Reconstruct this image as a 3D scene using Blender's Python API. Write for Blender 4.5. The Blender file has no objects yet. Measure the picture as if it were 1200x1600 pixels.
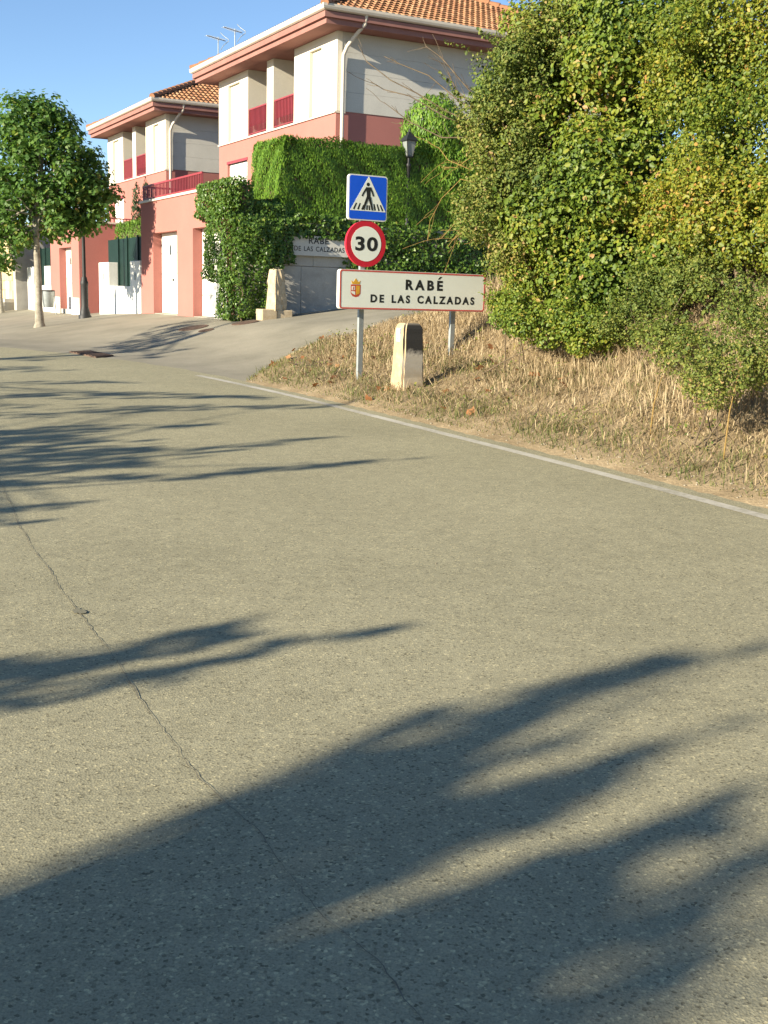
import bpy, bmesh, math, random
import numpy as np
from mathutils import Vector, Matrix
rng = np.random.default_rng(7); random.seed(7)
scene = bpy.context.scene
COL = scene.collection

# ------------------------------------------------------------------ camera
F = 1750.0; CAMH = 1.6; ROLL = math.radians(1.6); HY = 465.0        # in pixels of a 1200 x 1600 picture
PITCH = math.atan((800 - HY) / F)
fw = np.array([0, math.cos(PITCH), -math.sin(PITCH)]); r0 = np.array([1., 0, 0]); u0 = np.cross(r0, fw)
rt = r0 * math.cos(ROLL) + u0 * math.sin(ROLL); up = -r0 * math.sin(ROLL) + u0 * math.cos(ROLL)
EYE = np.array([0, 0, CAMH])
cd = bpy.data.cameras.new('camera'); cam = bpy.data.objects.new('camera', cd); COL.objects.link(cam)
cd.sensor_fit = 'HORIZONTAL'; cd.sensor_width = 36; cd.lens = 36 * F / 1200; cd.clip_start = .05; cd.clip_end = 3000
cam.matrix_world = Matrix(((rt[0], up[0], -fw[0], 0), (rt[1], up[1], -fw[1], 0), (rt[2], up[2], -fw[2], CAMH), (0, 0, 0, 1)))
scene.camera = cam
scene.render.resolution_x = 768; scene.render.resolution_y = 1024

# ------------------------------------------------------------------ sky, sun, exposure
SUN_EL = math.radians(19.0)
sx, sy = .777, .629                                                  # the way shadows run on the ground
nn = math.hypot(sx, sy); sx /= nn; sy /= nn
world = bpy.data.worlds.new('World'); scene.world = world; world.use_nodes = True
wn = world.node_tree.nodes; wl = world.node_tree.links
sky = wn.new('ShaderNodeTexSky'); sky.sky_type = 'NISHITA'; sky.sun_disc = False
sky.sun_elevation = SUN_EL; sky.sun_rotation = math.atan2(-sx, -sy)
sky.altitude = 800; sky.air_density = .9; sky.dust_density = .1; sky.ozone_density = 3.0
wn['Background'].inputs['Strength'].default_value = .059
wl.new(sky.outputs[0], wn['Background'].inputs['Color'])
sd = bpy.data.lights.new('sun', 'SUN'); sun = bpy.data.objects.new('sun', sd); COL.objects.link(sun)
sd.energy = 3.9; sd.angle = math.radians(.53); sd.color = (1.0, .89, .70)
sun.rotation_euler = Vector((sx * math.cos(SUN_EL), sy * math.cos(SUN_EL), -math.sin(SUN_EL))).to_track_quat('-Z', 'Y').to_euler()
sun.location = (-20, -15, 20)
scene.view_settings.view_transform = 'Standard'; scene.view_settings.look = 'None'
scene.view_settings.exposure = 1.8; scene.view_settings.gamma = 1

# ------------------------------------------------------------------ pixel helpers
def ray(u, v):
    d = fw * F + rt * (u - 600) - up * (v - 800); return d / np.linalg.norm(d)
def aty(u, v, y):
    d = ray(u, v); return EYE + d * y / d[1]
SV = np.array([.878, .479, 0]); SV /= np.linalg.norm(SV); DV = np.array([-SV[1], SV[0], 0])
RZ = math.atan2(SV[1], SV[0])                                        # the houses' grid: p along SV, q along DV
def W(p, q, z=0): return SV * p + DV * q + np.array([0, 0, z])
def PQ(w): return (w @ SV, w @ DV, w[2])
def sstep(t): t = np.clip(t, 0, 1); return t * t * (3 - 2 * t)

# ------------------------------------------------------------------ terrain
def zroad(x, y):
    t = np.asarray(y, float) - 3
    return .02 * np.log1p(np.exp(np.clip(t / 1.5, -30, 30))) * 1.5
def hit(u, v, f):
    d = ray(u, v); t = np.arange(1., 90., .01); P = EYE[None] + d[None] * t[:, None]
    k = np.argmax(P[:, 2] <= f(P[:, 0], P[:, 1])); return P[k]
edge_px = [(1200, 810), (1100, 782), (1000, 755), (900, 730), (800, 704), (700, 680), (600, 655), (520, 633), (420, 610), (345, 594), (250, 574), (150, 560), (60, 550), (0, 545)]
E0 = np.array([hit(u, v, zroad)[:2] for u, v in edge_px])
near = E0[0] - E0[3]; near /= np.linalg.norm(near)
far = E0[-1] - E0[-3]; far /= np.linalg.norm(far)
E0 = np.vstack([[E0[0] + near * k for k in (40, 20, 8, 3)], E0, [E0[-1] + far * k for k in (4, 12)], [E0[-1] + far * 12 + np.array([-60, 18])]])
s0 = np.r_[0, np.cumsum(np.linalg.norm(np.diff(E0, axis=0), axis=1))]
ss = np.arange(0, s0[-1], .25)
EP = np.c_[np.interp(ss, s0, E0[:, 0]), np.interp(ss, s0, E0[:, 1])]
for _ in range(60):
    EP[1:-1] = EP[1:-1] * .5 + (EP[:-2] + EP[2:]) * .25
def sdist(line, x, y):
    x = np.asarray(x, float); sh = x.shape; x = x.ravel(); y = np.broadcast_to(np.asarray(y, float), sh).ravel()
    best = np.full(x.size, 1e9); sg = np.zeros(x.size)
    for a, b in zip(line[:-1], line[1:]):
        d = b - a; L = d @ d; t = np.clip(((x - a[0]) * d[0] + (y - a[1]) * d[1]) / L, 0, 1)
        dx = x - a[0] - t * d[0]; dy = y - a[1] - t * d[1]; r = dx * dx + dy * dy
        m = r < best; best[m] = r[m]; sg[m] = -np.sign(d[0] * dy[m] - d[1] * dx[m])
    return (np.sqrt(best) * sg).reshape(sh)
EPc = EP[::4]
def dedge(x, y): return sdist(EPc, x, y)
def plane(x, y):
    p = np.asarray(x) * SV[0] + np.asarray(y) * SV[1]
    q = np.asarray(x) * DV[0] + np.asarray(y) * DV[1]
    return 1.0 + np.where(p > 9.21, .12, .145) * (np.clip(p, 3.5, 18) - 9.21) - .03 * np.clip(q - 30.5, 0, 9)
def Hap(x, y, d=None):
    x = np.asarray(x, float); y = np.asarray(y, float)
    if d is None: d = dedge(x, y)
    z = zroad(x, y); return z + (plane(x, y) - z) * sstep((d - .2) / 4.5)
bpx = [(368, 600), (400, 584), (430, 566), (470, 550), (500, 540), (560, 526), (620, 514)]
B0 = np.array([hit(u, v, Hap)[:2] for u, v in bpx])
B0 = np.vstack([B0[0] + np.array([-.6, -1.2]), B0, B0[-1] + np.array([3., 2.2]), B0[-1] + np.array([30., 18.])])
def dB(x, y): return sdist(B0, x, y)
def Hgr(x, y):
    x = np.asarray(x, float); y = np.asarray(y, float)
    d = dedge(x, y); b = dB(x, y); z = Hap(x, y, d)
    A = 1.15 - .55 * sstep((y - 13) / 5)
    d0 = 1.3 + 1.1 * sstep((y - 12.2) / 2.2)
    v = .20 * (1 - np.exp(-np.clip(d - .25, 0, 9) / .5)) * sstep((b + .05) / .6) + A * sstep((d - d0) / 3.2) * sstep(b / 2.5)
    lump = .03 * (np.sin(x * 5.1 + y * 2.3) + np.sin(x * 2.2 - y * 4.7)) * sstep((d - .4) / .8) * sstep(b / .8)
    under = -.06 * (1 - sstep((b + .1) / .15)) * sstep((d - .1) / .2)
    inroad = -.06 * sstep((.22 - d) / .1) * sstep((d + 7.0) / .3)
    left = .25 * sstep((-d - 7.6) / 6)
    return z + np.where(d > 0, v + lump + under, 0) + inroad + left
HEDGE_SIDE = lambda x, y: (dedge(x, y) > .25) & (dB(x, y) > 0)
def ground_pt(u, v, f=Hgr): return hit(u, v, f)

# ------------------------------------------------------------------ materials
def nodes(name):
    m = bpy.data.materials.new(name); m.use_nodes = True
    return m, m.node_tree.nodes, m.node_tree.links, m.node_tree.nodes['Principled BSDF']
def c4(c): return (c[0], c[1], c[2], 1)
def noise(N, Lk, scale, detail=6, rough=.6, vec=None, dim='3D'):
    t = N.new('ShaderNodeTexNoise'); t.inputs['Scale'].default_value = scale; t.inputs['Detail'].default_value = detail; t.inputs['Roughness'].default_value = rough
    if vec is not None: Lk.new(vec, t.inputs['Vector'])
    return t
def ramp(N, Lk, fac, stops):
    r = N.new('ShaderNodeValToRGB'); e = r.color_ramp.elements
    while len(e) < len(stops): e.new(.5)
    for k, (p, c) in enumerate(stops): e[k].position = p; e[k].color = c4(c)
    Lk.new(fac, r.inputs[0]); return r
def mix(N, Lk, fac, a, b, mode='MIX'):
    m = N.new('ShaderNodeMix'); m.data_type = 'RGBA'; m.blend_type = mode
    for sock, val in ((m.inputs[0], fac), (m.inputs[6], a), (m.inputs[7], b)):
        if isinstance(val, (int, float)): sock.default_value = val
        elif isinstance(val, tuple): sock.default_value = c4(val)
        else: Lk.new(val, sock)
    return m.outputs[2]
def bump(N, Lk, b, h, strength, dist):
    n = N.new('ShaderNodeBump'); n.inputs['Strength'].default_value = strength; n.inputs['Distance'].default_value = dist
    Lk.new(h, n.inputs['Height']); Lk.new(n.outputs[0], b.inputs['Normal'])
def objco(N): return N.new('ShaderNodeTexCoord').outputs['Object']
def stain_mat(name, c, c2, scale=2.5, rough=.85, fine=60, bstr=.25, bdist=.004, spec=.3, c3=None):
    m, N, Lk, b = nodes(name); o = objco(N)
    n1 = noise(N, Lk, scale, 7, .65, o); n2 = noise(N, Lk, fine, 4, .6, o)
    r = ramp(N, Lk, n1.outputs[0], [(.35, c), (.68, c2)] if c3 is None else [(.3, c), (.55, c2), (.72, c3)])
    r2 = ramp(N, Lk, n2.outputs[0], [(.3, (.86,) * 3), (.7, (1.08,) * 3)])
    Lk.new(mix(N, Lk, 1.0, r.outputs[0], r2.outputs[0], 'MULTIPLY'), b.inputs['Base Color'])
    b.inputs['Roughness'].default_value = rough; b.inputs['Specular IOR Level'].default_value = spec
    bump(N, Lk, b, n2.outputs[0], bstr, bdist); return m
def metal_mat(name, c, rough=.45, metallic=0., var=.12, scale=6):
    m, N, Lk, b = nodes(name); o = objco(N); n1 = noise(N, Lk, scale, 6, .65, o)
    r = ramp(N, Lk, n1.outputs[0], [(.3, tuple(x * (1 - var) for x in c)), (.7, tuple(min(1, x * (1 + var)) for x in c))])
    Lk.new(r.outputs[0], b.inputs['Base Color']); b.inputs['Metallic'].default_value = metallic
    rr = N.new('ShaderNodeMapRange'); rr.inputs[3].default_value = rough - .1; rr.inputs[4].default_value = rough + .12
    Lk.new(n1.outputs[0], rr.inputs[0]); Lk.new(rr.outputs[0], b.inputs['Roughness']); return m
def leaf_mat(name, stops, rough=.5, transl=.3, tint=(1.0, 1.0, .6)):
    m, N, Lk, b = nodes(name)
    a = N.new('ShaderNodeAttribute'); a.attribute_name = 'var'
    r = ramp(N, Lk, a.outputs['Fac'], stops)
    Lk.new(r.outputs[0], b.inputs['Base Color']); b.inputs['Roughness'].default_value = rough; b.inputs['Specular IOR Level'].default_value = .35
    t = N.new('ShaderNodeBsdfTranslucent'); Lk.new(mix(N, Lk, 1.0, r.outputs[0], tint, 'MULTIPLY'), t.inputs[0])
    s = N.new('ShaderNodeMixShader'); s.inputs[0].default_value = transl
    Lk.new(b.outputs[0], s.inputs[1]); Lk.new(t.outputs[0], s.inputs[2]); Lk.new(s.outputs[0], N['Material Output'].inputs[0]); return m

M = {}
def asphalt():
    m, N, Lk, b = nodes('asphalt'); o = objco(N)
    big = noise(N, Lk, .35, 5, .6, o); mid = noise(N, Lk, 9, 5, .7, o)
    vo = N.new('ShaderNodeTexVoronoi'); vo.inputs['Scale'].default_value = 115; Lk.new(o, vo.inputs['Vector'])
    fine = noise(N, Lk, 150, 4, .7, o)
    base = ramp(N, Lk, big.outputs[0], [(.3, (.247, .231, .152)), (.7, (.318, .296, .197))])
    mr = ramp(N, Lk, mid.outputs[0], [(.25, (.84,) * 3), (.75, (1.13,) * 3)])
    sep = N.new('ShaderNodeSeparateColor'); Lk.new(vo.outputs['Color'], sep.inputs[0])
    st = ramp(N, Lk, sep.outputs[0], [(0, (.36, .35, .33)), (.05, (.58, .57, .55)), (.12, (.92, .92, .91)), (.8, (1.04, 1.03, 1.0)), (.93, (1.3, 1.25, 1.14)), (1, (1.8, 1.72, 1.55))])
    fr = ramp(N, Lk, fine.outputs[0], [(.3, (.60,) * 3), (.50, (1.0,) * 3), (.75, (1.28,) * 3)])
    c = mix(N, Lk, 1., base.outputs[0], mr.outputs[0], 'MULTIPLY'); c = mix(N, Lk, .85, c, st.outputs[0], 'MULTIPLY'); c = mix(N, Lk, .9, c, fr.outputs[0], 'MULTIPLY')
    Lk.new(c, b.inputs['Base Color']); b.inputs['Roughness'].default_value = .92; b.inputs['Specular IOR Level'].default_value = .2
    h = N.new('ShaderNodeMath'); h.operation = 'ADD'; Lk.new(vo.outputs['Distance'], h.inputs[0]); Lk.new(fine.outputs[0], h.inputs[1])
    bump(N, Lk, b, h.outputs[0], .5, .0022); return m
M['asphalt'] = asphalt()
M['concrete'] = stain_mat('driveway_concrete', (.19, .175, .13), (.275, .25, .19), .8, .9, 45, .3, .004)
M['soil'] = stain_mat('dry_soil', (.16, .12, .07), (.26, .20, .12), 2.2, .95, 30, .8, .02, .1, c3=(.33, .26, .165))
def paint():
    m, N, Lk, b = nodes('worn_road_paint'); o = objco(N); n1 = noise(N, Lk, 22, 8, .75, o); n2 = noise(N, Lk, 1.2, 4, .6, o)
    a = N.new('ShaderNodeMath'); a.operation = 'ADD'; Lk.new(n1.outputs[0], a.inputs[0]); Lk.new(n2.outputs[0], a.inputs[1])
    r = ramp(N, Lk, a.outputs[0], [(.30, (.29, .27, .21)), (.45, (.40, .375, .31)), (.62, (.50, .475, .40))])
    r.color_ramp.elements[0].position = .86 / 2; r.color_ramp.elements[1].position = 1.02 / 2; r.color_ramp.elements[2].position = 1.25 / 2
    dv = N.new('ShaderNodeMath'); dv.operation = 'MULTIPLY'; dv.inputs[1].default_value = .5; Lk.new(a.outputs[0], dv.inputs[0]); Lk.new(dv.outputs[0], r.inputs[0])
    Lk.new(r.outputs[0], b.inputs['Base Color']); b.inputs['Roughness'].default_value = .8; bump(N, Lk, b, n1.outputs[0], .3, .002); return m
M['paint'] = paint()
M['tar'] = stain_mat('crack_tar', (.12, .11, .082), (.19, .175, .13), 14, .9, 80, .4, .004)
M['gravel'] = stain_mat('verge_gravel', (.20, .17, .12), (.33, .29, .22), 30, .95, 80, .3, .003, .15)
M['blot'] = stain_mat('faded_tar_blot', (.17, .16, .112), (.21, .198, .14), 30, .92, 130, .3, .002, .2)
M['pink'] = stain_mat('pink_render', (.345, .14, .118), (.38, .155, .13), .9, .9, 90, .15, .002, .2)
M['white_wall'] = stain_mat('cream_render', (.62, .58, .48), (.68, .64, .53), .8, .9, 90, .15, .002, .2)
M['white'] = stain_mat('white_paint', (.66, .65, .60), (.74, .73, .68), 1.4, .8, 70, .15, .002, .3)
M['door'] = metal_mat('garage_door_paint', (.68, .66, .58), .5, 0, .05, 2)
M['board'] = stain_mat('pale_cladding', (.50, .48, .42), (.56, .54, .475), 1.2, .85, 70, .12, .002, .25)
M['fascia'] = stain_mat('eave_board', (.26, .125, .105), (.30, .15, .125), 1.5, .85, 60, .15, .002, .2)
M['gutter'] = metal_mat('cream_gutter', (.56, .50, .41), .5, 0, .07, 3)
M['maroon'] = metal_mat('maroon_metal', (.24, .035, .045), .5, 0, .12, 5)
M['shutter'] = metal_mat('pale_shutter', (.60, .57, .46), .6, 0, .04, 3)
M['glass'] = metal_mat('dark_glass', (.03, .035, .04), .12, 0, .1, 2)
M['darkgreen'] = metal_mat('dark_green_metal', (.006, .026, .02), .5, 0, .2, 4)
M['black'] = metal_mat('black_iron', (.011, .012, .012), .6, 0, .25, 8)
M['galv'] = metal_mat('galvanised_steel', (.30, .33, .33), .5, .35, .14, 9)
M['stone'] = stain_mat('pale_stone', (.40, .31, .19), (.53, .44, .30), 7, .92, 55, .5, .006, .15)
M['retain'] = stain_mat('wall_concrete', (.30, .285, .25), (.42, .40, .35), 1.6, .92, 50, .3, .004, .2, c3=(.36, .34, .29))
M['yellow'] = stain_mat('ochre_stone', (.48, .37, .20), (.56, .45, .27), 2.5, .92, 20, .5, .01, .15)
M['bark'] = stain_mat('plane_bark', (.17, .15, .115), (.30, .275, .22), 7, .9, 40, .6, .008, .1, c3=(.40, .37, .30))
M['twig'] = stain_mat('twig_bark', (.09, .068, .045), (.17, .13, .085), 9, .9, 50, .4, .004, .1)
M['orange_twig'] = stain_mat('lichened_twig', (.20, .13, .045), (.30, .20, .07), 9, .9, 50, .4, .004, .1)
M['rust'] = stain_mat('rusty_iron', (.07, .045, .035), (.14, .09, .06), 9, .85, 60, .5, .004, .3)
M['sign_white'] = metal_mat('sign_white', (.74, .76, .66), .45, 0, .03, 3)
M['sign_edge'] = metal_mat('sign_edge', (.66, .66, .60), .5, 0, .05, 3)
M['sign_red'] = metal_mat('sign_red', (.50, .012, .03), .42, 0, .06, 4)
M['sign_line'] = metal_mat('sign_faded_red', (.52, .09, .07), .45, 0, .10, 6)
M['sign_blue'] = metal_mat('sign_blue', (.004, .085, .62), .42, 0, .05, 4)
M['sign_black'] = metal_mat('sign_black', (.013, .014, .013), .5, 0, .2, 6)
M['gold'] = metal_mat('crest_gold', (.62, .33, .03), .5, 0, .1, 9)
M['crest_red'] = metal_mat('crest_red', (.50, .07, .03), .5, 0, .1, 9)
M['lampglass'] = metal_mat('lantern_glass', (.20, .22, .21), .25, 0, .1, 5)
M['sticker'] = stain_mat('faded_sticker', (.45, .50, .60), (.10, .16, .45), 26, .6, 70, .05, .001, .3)
M['pot'] = stain_mat('terracotta', (.30, .12, .06), (.36, .16, .09), 6, .9)
def tile_mat():
    m, N, Lk, b = nodes('roof_tile'); o = objco(N)
    a = N.new('ShaderNodeAttribute'); a.attribute_name = 'var'; n1 = noise(N, Lk, 9, 6, .7, o)
    r = ramp(N, Lk, a.outputs['Fac'], [(0, (.27, .125, .06)), (.5, (.40, .19, .085)), (1, (.48, .27, .14))])
    r2 = ramp(N, Lk, n1.outputs[0], [(.3, (.75,) * 3), (.7, (1.1,) * 3)])
    Lk.new(mix(N, Lk, 1., r.outputs[0], r2.outputs[0], 'MULTIPLY'), b.inputs['Base Color']); b.inputs['Roughness'].default_value = .85; return m
M['tile'] = tile_mat()
def milestone_mat():
    m, N, Lk, b = nodes('milestone_stone'); o = objco(N); n1 = noise(N, Lk, 9, 7, .7, o); n2 = noise(N, Lk, 60, 4, .6, o)
    base = ramp(N, Lk, n1.outputs[0], [(.3, (.31, .225, .125)), (.6, (.40, .31, .19)), (.75, (.44, .37, .26))])
    sep = N.new('ShaderNodeSeparateXYZ'); Lk.new(o, sep.inputs[0])
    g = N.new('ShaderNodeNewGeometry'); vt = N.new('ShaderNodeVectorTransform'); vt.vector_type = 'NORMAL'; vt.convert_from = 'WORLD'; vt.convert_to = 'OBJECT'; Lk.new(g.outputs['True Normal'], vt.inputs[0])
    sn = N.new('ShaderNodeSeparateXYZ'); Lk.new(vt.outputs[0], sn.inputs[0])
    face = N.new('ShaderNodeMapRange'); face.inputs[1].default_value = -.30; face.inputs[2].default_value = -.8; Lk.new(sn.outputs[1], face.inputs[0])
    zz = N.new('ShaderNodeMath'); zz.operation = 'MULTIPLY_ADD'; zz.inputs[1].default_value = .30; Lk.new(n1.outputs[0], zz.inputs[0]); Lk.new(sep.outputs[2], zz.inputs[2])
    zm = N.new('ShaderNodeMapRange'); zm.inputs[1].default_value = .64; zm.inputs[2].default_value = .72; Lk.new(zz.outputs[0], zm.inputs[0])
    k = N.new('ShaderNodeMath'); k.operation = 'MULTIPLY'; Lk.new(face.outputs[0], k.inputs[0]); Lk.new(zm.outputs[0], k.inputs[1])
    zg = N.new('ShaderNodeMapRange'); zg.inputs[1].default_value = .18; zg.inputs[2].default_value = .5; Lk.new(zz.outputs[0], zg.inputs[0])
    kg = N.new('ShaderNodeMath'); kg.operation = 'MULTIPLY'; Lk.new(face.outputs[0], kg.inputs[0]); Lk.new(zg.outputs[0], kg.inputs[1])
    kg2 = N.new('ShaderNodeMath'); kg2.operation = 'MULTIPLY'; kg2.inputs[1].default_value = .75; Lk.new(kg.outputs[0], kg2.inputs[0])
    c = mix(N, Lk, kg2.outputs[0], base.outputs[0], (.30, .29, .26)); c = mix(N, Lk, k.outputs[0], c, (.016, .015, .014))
    Lk.new(c, b.inputs['Base Color']); b.inputs['Roughness'].default_value = .9; bump(N, Lk, b, n2.outputs[0], .5, .005); return m
M['milestone'] = milestone_mat()
M['plane_leaf'] = leaf_mat('plane_leaf', [(0, (0.058, 0.131, 0.032)), (0.45, (0.116, 0.226, 0.047)), (0.75, (0.189, 0.273, 0.058)), (0.92, (0.304, 0.315, 0.079)), (1, (0.399, 0.347, 0.116))], .5, .48)
M['shrub_leaf'] = leaf_mat('shrub_leaf', [(0, (0.052, 0.098, 0.016)), (0.45, (0.14, 0.202, 0.023)), (0.8, (0.234, 0.254, 0.029)), (0.94, (0.325, 0.26, 0.052)), (1, (0.39, 0.234, 0.091))], .5, .36)
M['yellow_leaf'] = leaf_mat('autumn_leaf', [(0, (0.065, 0.117, 0.016)), (0.45, (0.163, 0.205, 0.023)), (0.78, (0.26, 0.254, 0.026)), (0.94, (0.364, 0.267, 0.046)), (1, (0.377, 0.195, 0.052))], .5, .38)
M['olive_leaf'] = leaf_mat('olive_scrub_leaf', [(0, (0.062, 0.1, 0.019)), (0.5, (0.147, 0.185, 0.03)), (0.82, (0.237, 0.225, 0.05)), (1, (0.338, 0.225, 0.1))], .6, .32)
M['hedge_leaf'] = leaf_mat('conifer_frond', [(0, (0.05, 0.11, 0.011)), (0.5, (0.094, 0.193, 0.017)), (0.85, (0.154, 0.27, 0.024)), (1, (0.242, 0.319, 0.044))], .55, .2)
M['cypress_leaf'] = leaf_mat('cypress_frond', [(0, (.014, .03, .012)), (.6, (.035, .06, .02)), (1, (.07, .10, .03))], .6, .15)
M['ivy_leaf'] = leaf_mat('ivy_leaf', [(0, (0.033, 0.077, 0.013)), (0.55, (0.086, 0.16, 0.024)), (0.88, (0.143, 0.215, 0.033)), (1, (0.264, 0.286, 0.066))], .4, .28)
M['dry_grass'] = leaf_mat('dry_grass', [(0, (.15, .105, .055)), (.4, (.32, .24, .135)), (.75, (.45, .355, .21)), (1, (.56, .47, .30))], .7, .3, (1, .95, .8))
M['green_grass'] = leaf_mat('green_grass', [(0, (.06, .08, .022)), (.5, (.125, .14, .04)), (.8, (.22, .20, .075)), (1, (.34, .27, .13))], .65, .3)
M['dead_leaf'] = leaf_mat('dead_leaf', [(0, (.12, .05, .02)), (.6, (.28, .12, .045)), (1, (.38, .20, .09))], .7, .2, (1, .8, .5))

# ------------------------------------------------------------------ mesh helpers
def tag(o, label=None, cat=None, group=None, kind=None):
    for k, v in (('label', label), ('category', cat), ('group', group), ('kind', kind)):
        if v: o[k] = v
    return o
def empty(name, loc, rz=0., label=None, cat=None, group=None):
    o = bpy.data.objects.new(name, None); COL.objects.link(o); o.location = Vector([float(t) for t in loc]); o.rotation_euler = (0, 0, rz); o.empty_display_size = .2
    return tag(o, label, cat, group)
class MB:
    def __init__(s): s.v = []; s.f = []; s.smooth = []
    def add(s, vs, fs, smooth=False):
        k = len(s.v); s.v += [tuple(map(float, t)) for t in vs]; s.f += [tuple(i + k for i in f) for f in fs]; s.smooth += [smooth] * len(fs); return s
    def box(s, x0, x1, y0, y1, z0, z1):
        v = [(x, y, z) for z in (z0, z1) for y in (y0, y1) for x in (x0, x1)]
        return s.add(v, [(0, 2, 3, 1), (4, 5, 7, 6), (0, 1, 5, 4), (2, 6, 7, 3), (0, 4, 6, 2), (1, 3, 7, 5)])
    def prism(s, pts, y0, y1):                     # outline in x,z pushed along y (counter-clockwise seen from -y)
        n = len(pts); v = [(x, y0, z) for x, z in pts] + [(x, y1, z) for x, z in pts]
        f = [tuple(range(n)), tuple(range(2 * n - 1, n - 1, -1))] + [(i, i + n, (i + 1) % n + n, (i + 1) % n) for i in range(n)]
        return s.add(v, f)
    def tube(s, pts, rad, n=6, cap=True):
        pts = [np.array(p, float) for p in pts]
        if isinstance(rad, (int, float)): rad = [rad] * len(pts)
        vs = []; prev = None
        for i, p in enumerate(pts):
            t = pts[min(i + 1, len(pts) - 1)] - pts[max(i - 1, 0)]; t = t / (np.linalg.norm(t) + 1e-9)
            a = prev if prev is not None else (np.array([0, 0, 1.]) if abs(t[2]) < .9 else np.array([1., 0, 0]))
            a = a - t * (a @ t); a /= np.linalg.norm(a) + 1e-9; b = np.cross(t, a); prev = a
            for k in range(n):
                w = 2 * math.pi * k / n; vs.append(p + rad[i] * (a * math.cos(w) + b * math.sin(w)))
        fs = [(i * n + k, i * n + (k + 1) % n, (i + 1) * n + (k + 1) % n, (i + 1) * n + k) for i in range(len(pts) - 1) for k in range(n)]
        s.add(vs, fs, True)
        if cap: s.add(vs[:n], [tuple(range(n))[::-1]]); s.add(vs[-n:], [tuple(range(n))])
        return s
    def lathe(s, prof, n=16, smooth=True, c=(0, 0)):
        vs = [(c[0] + r * math.cos(2 * math.pi * k / n), c[1] + r * math.sin(2 * math.pi * k / n), z) for r, z in prof for k in range(n)]
        fs = [(i * n + k, i * n + (k + 1) % n, (i + 1) * n + (k + 1) % n, (i + 1) * n + k) for i in range(len(prof) - 1) for k in range(n)]
        s.add(vs, fs, smooth); s.add(vs[:n], [tuple(range(n))[::-1]]); s.add(vs[-n:], [tuple(range(n))]); return s
    def build(s, name, mat, parent=None, bevel=0, loc=None):
        me = bpy.data.meshes.new(name); me.from_pydata(s.v, [], s.f); me.polygons.foreach_set('use_smooth', s.smooth); me.update()
        me.materials.append(M[mat] if isinstance(mat, str) else mat)
        o = bpy.data.objects.new(name, me); COL.objects.link(o)
        if parent: o.parent = parent
        if loc is not None: o.location = Vector([float(t) for t in loc])
        if bevel:
            b = o.modifiers.new('bevel', 'BEVEL'); b.width = bevel; b.segments = 2; b.limit_method = 'ANGLE'; b.angle_limit = math.radians(50)
        return o
def bx(name, mat, parent, x0, x1, y0, y1, z0, z1, bevel=0): return MB().box(x0, x1, y0, y1, z0, z1).build(name, mat, parent, bevel)
def np_mesh(name, V, Fc, mat, parent=None, var=None, smooth=False):
    """V (n,3), Fc (m,k) all faces of one size"""
    me = bpy.data.meshes.new(name); m, k = Fc.shape
    me.vertices.add(len(V)); me.vertices.foreach_set('co', V.astype(np.float32).ravel())
    me.loops.add(m * k); me.loops.foreach_set('vertex_index', Fc.astype(np.int32).ravel())
    me.polygons.add(m); me.polygons.foreach_set('loop_start', np.arange(0, m * k, k, dtype=np.int32))
    if var is not None:
        a = me.attributes.new('var', 'FLOAT', 'POINT'); a.data.foreach_set('value', var.astype(np.float32))
    me.update(calc_edges=True); me.validate()
    if smooth: me.polygons.foreach_set('use_smooth', np.ones(m, bool))
    me.materials.append(M[mat] if isinstance(mat, str) else mat)
    o = bpy.data.objects.new(name, me); COL.objects.link(o)
    if parent: o.parent = parent
    return o
def unit(a): return a / (np.linalg.norm(a, axis=-1, keepdims=True) + 1e-9)
OVAL = np.array([[0, 0, 0], [.32, .30, .10], [.30, .68, .08], [0, 1, -.05], [-.30, .68, .08], [-.32, .30, .10]]); OVAL_F = [(0, 1, 2, 3), (0, 3, 4, 5)]
IVYL = np.array([[0, 0, 0], [.50, -.05, .06], [.42, .45, .05], [0, 1, -.10], [-.42, .45, .05], [-.50, -.05, .06]]); 
LOBE = np.array([[0, 0, 0], [.55, .12, .05], [.28, .42, .02], [.42, .80, -.05], [0, 1.05, -.08], [-.42, .80, -.05], [-.28, .42, .02], [-.55, .12, .05]]); LOBE_F = [(0, 1, 2, 3), (0, 3, 4, 5), (0, 5, 6, 7)]
FROND = np.array([[0, 0, 0], [.16, .4, .02], [0, 1, 0], [-.16, .4, .02]]); FROND_F = [(0, 1, 2, 3)]
def leaves(name, P, Nrm, size, mat, parent, shape=OVAL, faces=OVAL_F, var=None, updir=None, seed=None):
    """one leaf at each point, its face turned towards Nrm, its tip towards updir (random when None)"""
    n = len(P); Nn = unit(Nrm)
    T = rng.normal(size=(n, 3)) if updir is None else updir
    T = unit(T - Nn * np.sum(T * Nn, axis=1, keepdims=True)); Bn = np.cross(T, Nn)
    sz = np.broadcast_to(size, (n,))[:, None, None]
    V = P[:, None] + sz * (Bn[:, None] * shape[None, :, 0:1] + T[:, None] * shape[None, :, 1:2] + Nn[:, None] * shape[None, :, 2:3])
    k = len(shape); Fc = (np.array(faces)[None] + (np.arange(n) * k)[:, None, None]).reshape(-1, len(faces[0]))
    if var is None: var = rng.random(n)
    return np_mesh(name, V.reshape(-1, 3), Fc, mat, parent, np.repeat(var, k))
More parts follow.
